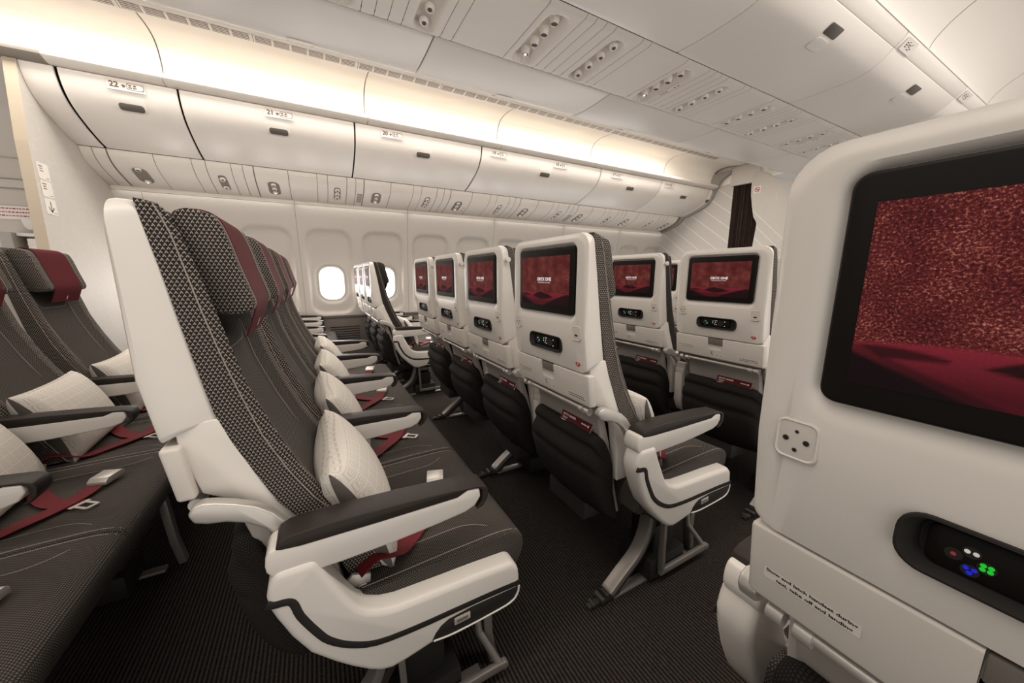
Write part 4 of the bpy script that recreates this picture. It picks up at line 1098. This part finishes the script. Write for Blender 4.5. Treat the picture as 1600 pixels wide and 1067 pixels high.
# centre bins: doors on both sides, service panels between
DB = [(.245, 2.246), (.35, 2.241), (.45, 2.240), (.53, 2.242), (.60, 2.249), (.65, 2.262), (.69, 2.285), (.722, 2.312), (.743, 2.336)]
LB = [(.7445, 2.3375), (.760, 2.351), (.776, 2.366), (.789, 2.384), (.795, 2.402)]
DBs = [(q.x, q.y) for q in smooth_path([(a, b, 0) for a, b in DB], 3)]
dg_ = [-1.70, -.54, .620, 1.783, 2.943, 4.130, 5.28]
onm = ['nearest', 'second', 'third', 'fourth', 'fifth', 'sixth']
for side, f in (('s', lambda d: 1.68-d), ('p', lambda d: 1.68+d)):
    for i, (a, b) in enumerate(zip(dg_, dg_[1:])):
        m = M(); th = [(d-.004, z+.02) for d, z in DBs]
        m.prism([(f(d), z) for d, z in DBs]+[(f(d), z) for d, z in th[::-1]], a+.0035, b-.0035, 'x')
        LL = [(f(d), z) for d, z in LB]
        if i == 0: lab = 'out-of-sight'
        nm = ['first', 'first', 'second', 'third', 'fourth', 'fifth'][i]
        if side == 'p': lab = 'white centre bin door beyond the ceiling light panels, %s from the left' % nm
        else: lab = 'white centre bin with grey square latch at upper right, %s from the camera' % nm
        if i == 0: lab = 'white centre bin door at the top edge, %s the ceiling light panels' % ('beyond' if side == 'p' else 'nearer than')
        t = tag(m.build('overhead_bin', W['bin'], bevel=.005, seg=2, angle=50), lab, 'overhead bin', 'centre overhead bins')
        l = M(); l.prism(LL+[(f(.77), 2.405), (f(.735), 2.35)], a+.0035, b-.0035, 'x'); l.build('bin_lip', W['bin'], t, bevel=.003)
        xc = (a+b)/2
        ey = Vector((0, f(.70)-f(.64), .292-.259)).normalized()
        nn = Vector((1, 0, 0)).cross(ey); nn = -nn if nn.z > 0 else nn
        h = M(); h.quad(Vector((xc, f(.688), 2.2835))+nn*.001, (1, 0, 0), ey, .118, .050, 0, .004*(1 if Vector((1, 0, 0)).cross(ey).z < 0 else -1), .010)
        h.build('bin_handle', W['binhandle'], t, bevel=.001)
        h = M(); ey2 = Vector((0, f(.64)-f(.58), .016)).normalized(); h.quad(Vector((xc, f(.625), 2.2545))+nn*.0015, (1, 0, 0), ey2, .120, .062, 0, .001, .022)
        h.build('handle_scoop', W['bin'], t, bevel=.0004)
        if side == 's' and i > 0:
            # row placard on the lip: print too small to read, drawn as worn bars
            ex = Vector((1, 0, 0)); o = Vector((a+.105, f(.771), 2.3595)); ey = Vector((0, -(.789-.7445), .0465)).normalized(); nq = Vector((0, -.72, -.70))
            p = M(); p.quad(o+nq*.0025, ex, ey, .150, .058, 0)
            random.seed(i)
            for k, (u, v, w_, h_) in enumerate(((-.045, .006, .020, .004), (-.045, .000, .024, .004), (-.045, -.006, .018, .004), (-.016, .010, .012, .003), (-.012, .002, .006, .010), (.006, .004, .026, .003), (.006, -.002, .020, .003), (.008, -.009, .030, .003), (.034, .008, .012, .003), (.034, -.004, .016, .003))):
                p.quad(o+nq*.003+ex*u*.8+ey*v*1.5, ex, ey, w_, h_, 1)
            p.build('row_placard', [W['paper'], W['ink']], t, flatsh=True)
    m = M(); m.prism([(f(d-.008), z+.018) for d, z in DBs]+[(f(.775), 2.405), (f(.3), 2.405)], -1.70, 5.28, 'x')
    struct(m.build('trim_1%d' % (0 if side == 's' else 1), W['gap'], flatsh=True))

# ceiling service panels
def cpanel(xa, xb, recess=None):
    g = .0012; y0, y1 = 1.68-.240, 1.68+.240; ny = 40; nx = 22 if recess else 2
    V = []; F = []
    for i in range(ny+1):
        y = lerp(y0, y1, i/ny)
        for j in range(nx+1):
            x = lerp(xa+g, xb-g, j/nx); z = 2.238
            ed = abs(y-1.68); z += .010*smooth((ed-.215)/.025)
            if recess:
                hw, dp = recess; e = sd_rr(x-(xa+xb)/2, y-1.70, hw, .200, hw*.98); z += dp*smooth((.003-e)/.020)
            if j in (0, nx): z += .0015
            V.append((x, y, z))
    for i in range(ny):
        for j in range(nx): a = i*(nx+1)+j; F.append((a, a+1, a+nx+2, a+nx+1))
    return V, F
m = M(); CPER = .9035
for i in range(-2, 6):
    o = .084+CPER*i
    for a, b in ((.196, .252), (.252, .312), (.312, .372), (.556, .615), (.615, .9035)):
        if o+b > 5.28: continue
        m.add(*cpanel(o+a, o+b))
struct(m.build('trim_12', W['panel'], angle=60))
m = M(); m.box(-1.7, 5.28, 1.43, 1.93, 2.282, 2.30); m.box(-1.7, 5.28, 1.432, 1.4375, 2.25, 2.285); m.box(-1.7, 5.28, 1.9225, 1.928, 2.25, 2.285); struct(m.build('trim_13', W['seamgrey'], flatsh=True))
for i in range(0, 6):
    o = .084+CPER*i
    if o+.6 > 5.3: break
    nm = onm[i]
    m = M(); m.add(*cpanel(o, o+.196, (.062, .036)))
    t = tag(m.build('reading_light_panel', W['panel'], angle=60), 'white ceiling panel of four dark hooded reading lights, %s from the top edge' % nm, 'light panel', 'ceiling reading light panels')
    for k in range(4):
        y = 1.825-.087*k
        lp = nozzle(t, (o+.098, y, 2.262), (-.10, 0, -1), .0185, 'lamp')
        if k == 0 and i < 3:
            b = M(); b.cyl((o+.098-.0016, y+.004, 2.2442), (-.1, 0, -1), .0075, .0075, .0008, 14); b.build('lamp_lens', W['lampglow'], lp)
    if i in (2, 4):
        g = M(); g.loft([[(o+.098+.070+a, 1.70+b, z) for a, b in rrect(.018, -.10, .10, .012, .012, 4)] for z in (2.2375, 2.2355)], True, (True, True), 3)
        for b, mt in ((.055, 2), (.035, 0), (.015, 2), (-.045, 0), (-.070, 1)): g.quad((o+.168, 1.70+b, 2.2350), (0, 1, 0), (1, 0, 0), .014, .010, mt)
        g.build('seat_belt_sign', [W['inkred'], W['inktan'], W['greyplastic'], W['panel']], t, flatsh=True)
    m = M(); m.add(*cpanel(o+.372, o+.556, (.050, .030)))
    t = tag(m.build('air_nozzle_panel', W['panel'], angle=60), 'white ceiling panel of four round air nozzles, %s from the top edge' % nm, 'air panel', 'ceiling air nozzle panels')
    for k in range(4): nozzle(t, (o+.464, 1.845-.095*k, 2.252), (-.12, -.25, -1), .020, 'air')

# ------------------------------------------------------------------ front bulkheads and curtain
m = M(); m.prism([(3.25, 0), (3.27, 2.42), (4.70, 2.42), (4.70, 0)], 5.50, 5.56, 'x'); struct(m.build('wall_front_port', W['bulkl'], flatsh=True))
ce = [(2.900, 0), (2.888, 1.50), (2.872, 1.72), (2.868, 1.80), (2.890, 1.85), (2.918, 1.89), (2.955, 2.04), (2.985, 2.20), (2.993, 2.30), (2.990, 2.46), (2.965, 2.50), (2.88, 2.485), (2.74, 2.40), (2.60, 2.32), (2.45, 2.31), (2.20, 2.31), (1.68, 2.31), (.5, 2.31), (.42, 2.4), (.42, 0)]
m = M(); m.prism(ce, 5.45, 5.50, 'x'); struct(m.build('wall_front_centre', W['bulkc'], bevel=.006, flatsh=False, angle=50))
m = M()
L = []
for z in (.02, 1.2, 2.40):
    L.append([(5.53+.022*math.sin(i*1.15)+.010*math.sin(i*.37), 2.84+.46*i/70, z) for i in range(71)])
m.loft(L, False)
tag(m.build('curtain', W['curtain'], angle=80), 'dark brown pleated curtain hanging in the far aisle between pale bulkheads', 'curtain')
m = M(); m.prism([(2.90, 2.365), (3.30, 2.375), (3.30, 2.62), (2.90, 2.62)], 5.46, 5.52, 'x'); struct(m.build('trim_14', W['tray'], bevel=.01, seg=3))
EP = [(3.30, 2.56), (3.42, 2.50), (3.47, 2.43), (3.50, 2.38), (3.530, 2.34)]+[(a-.012, b-.022) for a, b in BPs[4:]]+[(a-.010, b-.014) for a, b in PS[2:]]+[(4.50, 1.86), (4.50, 2.6), (3.30, 2.6)]
m = M(); m.box(5.50, 5.56, -.2, 3.62, 2.421, 2.85); struct(m.build('trim_16', W['panel'], flatsh=True))
m = M(); m.prism(EP, 5.44, 5.505, 'x'); struct(m.build('trim_15', W['backpanel'], bevel=.006))
m = M(); o = Vector((5.447, 2.905, 2.255)); m.quad(o, (0, -1, 0), (0, 0, 1), .092, .092, 0)
L = [[(5.4462, o.y+r*math.cos(2*PI*k/24), o.z+r*math.sin(2*PI*k/24)) for k in range(24)] for r in (.034, .026)]; m.loft(L, True, (False, False), 1)
m.quad(o+Vector((-.0012, 0, 0)), (0, -.7, -.7), (0, -.7, .7), .060, .008, 1); m.quad(o+Vector((-.001, 0, -.002)), (0, -1, 0), (0, 0, 1), .040, .007, 2)
tag(m.build('no_smoking_sign', [W['paper'], W['inkred'], W['ink']], flatsh=True), 'small square no-smoking sign on the front bulkhead beside the curtain', 'sign')

# ------------------------------------------------------------------ rear bulkhead, door area behind it
m = M(); m.prism([(3.44, 0), (3.44, 1.14), (3.475, 1.9), (3.535, 2.372), (4.70, 2.372), (4.70, 0)], -1.515, -1.46, 'x')
rw = m.build('wall_rear', [W['bulk'], W['beige']], flatsh=True)
for p in rw.data.polygons:
    if p.normal.y < -.9: p.material_index = 1
struct(rw)
for i, (z, kind) in enumerate(((1.742, 'txt'), (1.635, 'txt2'), (1.528, 'arrow'))):
    m = M(); y = 3.558+(1.9-z)*-.012; m.quad((-1.4590, y, z), (0, 1, 0), (0, 0, 1), .112, .100, 0, .0012, .010)
    if kind == 'arrow':
        m.quad((-1.4572, y, z), (0, 1, 0), (0, 0, 1), .007, .066, 1); m.quad((-1.4572, y-.013, z-.020), (0, .70, -.72), (0, .72, .70), .042, .007, 1); m.quad((-1.4572, y+.013, z-.020), (0, -.70, -.72), (0, .72, -.70), .042, .007, 1)
    else:
        for k, w in enumerate((.040, .030, .036)): m.quad((-1.4572, y-.022, z+.030-.015*k), (0, 1, 0), (0, 0, 1), w, .006, 2 if kind == 'txt' else 3)
    m.quad((-1.4572, y+.030, z-.038), (0, 1, 0), (0, 0, 1), .030, .004, 2)
    tag(m.build('wall_placard', [W['paper'], W['ink'], W['greyplastic'], W['inktan']], flatsh=True), ['topmost white placard on the pale rear bulkhead', 'middle white placard with tan print on the pale rear bulkhead', 'lowest white placard with a black down arrow on the rear bulkhead'][i], 'sign', 'placards on the rear bulkhead')
m = M(); m.box(-3.0, -1.515, 4.62, 4.70, 0, 3.1)
for z in (2.02, 1.86, 1.78, 1.42): m.box(-3.0, -1.515, 4.612, 4.621, z-.004, z+.004, 1)
m.box(-3.0, -1.515, 4.60, 4.625, 1.79, 1.85, 0)
struct(m.build('door_1', [W['doorgrey'], W['seamgrey']], bevel=.002, flatsh=False))
m = M(); m.quad((-2.06, 4.611, 1.595), (1, 0, 0), (0, 0, 1), .30, .105, 0)
for k, w in enumerate((.26, .20, .19)):
    random.seed(k+11); x = -2.19
    while x < -2.19+w:
        d = random.uniform(.008, .022); m.quad((x+d/2, 4.610, 1.627-.028*k), (1, 0, 0), (0, 0, 1), d, random.uniform(.006, .010), 1); x += d+.005
tag(m.build('wall_placard', [W['paper'], W['inkred']], flatsh=True), 'white placard with red print on the grey door area at the left edge', 'sign')
m = M(); m.prism([(-2.03, 1.48), (-2.04, 1.53), (-2.03, 1.545), (-1.80, 1.555), (-1.78, 1.54), (-1.77, 1.46), (-2.01, 1.455)], 4.52, 4.62)
tag(m.build('assist_handle', W['paper'], bevel=.006, seg=3), 'white block-shaped assist handle on the grey door area at the left edge', 'handle')
t = tag(empty('jump_seat', (-1.95, 4.55, 0)), 'folded pale attendant seat below the white assist handle at the left edge', 'seat')
def pb(m, nm, mt, **k): return m.build(nm, mt, t, **k)
m = M(); m.box(-.10, .32, -.10, .05, 1.40, 1.425); pb(m, 'shelf', W['paper'], bevel=.004)
m = M(); m.box(-.06, .30, -.08, .05, .30, 1.385); m.box(-.06, .30, -.085, -.075, 1.33, 1.345); pb(m, 'seat_back', W['panel'], bevel=.008)
m = M(); m.box(-.17, -.105, -.14, .05, .0, 1.425); pb(m, 'side_post', W['midgrey'], bevel=.006)

# ------------------------------------------------------------------ camera
cam = bpy.data.cameras.new('camera'); co = bpy.data.objects.new('camera', cam); COL.objects.link(co)
cam.sensor_width = 36; cam.lens = 552.4/1600*36; cam.clip_start = .02
yaw, pit = math.radians(28.757), math.radians(-10.555)
fw = Vector((math.sin(yaw)*math.cos(pit), math.cos(yaw)*math.cos(pit), math.sin(pit)))
co.location = (0, 0, CZ); co.rotation_euler = fw.to_track_quat('-Z', 'Y').to_euler()
scene.camera = co

# ------------------------------------------------------------------ light
WORLD_LO, WORLD_HI, BIN_FILL, AISLE_FILL = .33, 1.40, 32, 60
def area(name, loc, direction, sx, sy, power, col=(1, .92, .83)):
    l = bpy.data.lights.new(name, 'AREA'); l.shape = 'RECTANGLE'; l.size = sx; l.size_y = sy; l.energy = power; l.color = col
    o = bpy.data.objects.new(name, l); COL.objects.link(o); o.location = loc
    d = Vector(direction).normalized(); z = -d; x = Vector((1, 0, 0)); y = z.cross(x).normalized(); x = y.cross(z)
    o.rotation_euler = Matrix((x, y, z)).transposed().to_euler()
    return o
for a, b in zip(cs, cs[1:]):
    c = (a+b)/2; w = (b-a)*.55
    area('cove_lamp', (c, 3.512, 2.4425), (0, -.30, 1), w*1.6, .03, .10*w)
for a, b in zip(xs, xs[1:]):
    area('wall_wash_lamp', ((a+b)/2, 4.425, 1.816), (0, .42, -1), (b-a)*.95, .02, .16*(b-a))
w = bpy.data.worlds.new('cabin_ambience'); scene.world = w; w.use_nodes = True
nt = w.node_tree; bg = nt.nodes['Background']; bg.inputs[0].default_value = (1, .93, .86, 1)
# fill light added to the world: brighter from starboard below, dimmer elsewhere
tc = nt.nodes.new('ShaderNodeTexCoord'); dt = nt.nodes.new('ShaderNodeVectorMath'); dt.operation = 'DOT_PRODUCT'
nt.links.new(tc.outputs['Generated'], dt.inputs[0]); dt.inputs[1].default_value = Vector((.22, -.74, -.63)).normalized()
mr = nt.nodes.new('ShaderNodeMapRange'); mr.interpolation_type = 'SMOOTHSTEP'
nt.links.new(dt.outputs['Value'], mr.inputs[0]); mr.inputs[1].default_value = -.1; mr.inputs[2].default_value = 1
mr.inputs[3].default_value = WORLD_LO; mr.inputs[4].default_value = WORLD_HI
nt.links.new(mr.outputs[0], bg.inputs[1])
area('bin_fill_light', (1.5, 2.455, 2.351), (0, .50, -.87), 6.8, .03, BIN_FILL)  # unseen strip added beside the centre bins to brighten the wall bins
for y in (.10, SY(.10)): area('aisle_fill_light', (1.2, y, 2.630), (0, 0, -1), 6.4, .22, AISLE_FILL)  # unseen fill added above both aisles to brighten seat tops and floor
scene.view_settings.view_transform = 'Standard'; scene.view_settings.look = 'None'; scene.view_settings.gamma = 1
scene.view_settings.use_curve_mapping = False; scene.view_settings.exposure = 0.0
scene.cycles.max_bounces = 8; scene.cycles.diffuse_bounces = 5; scene.cycles.use_denoising = True
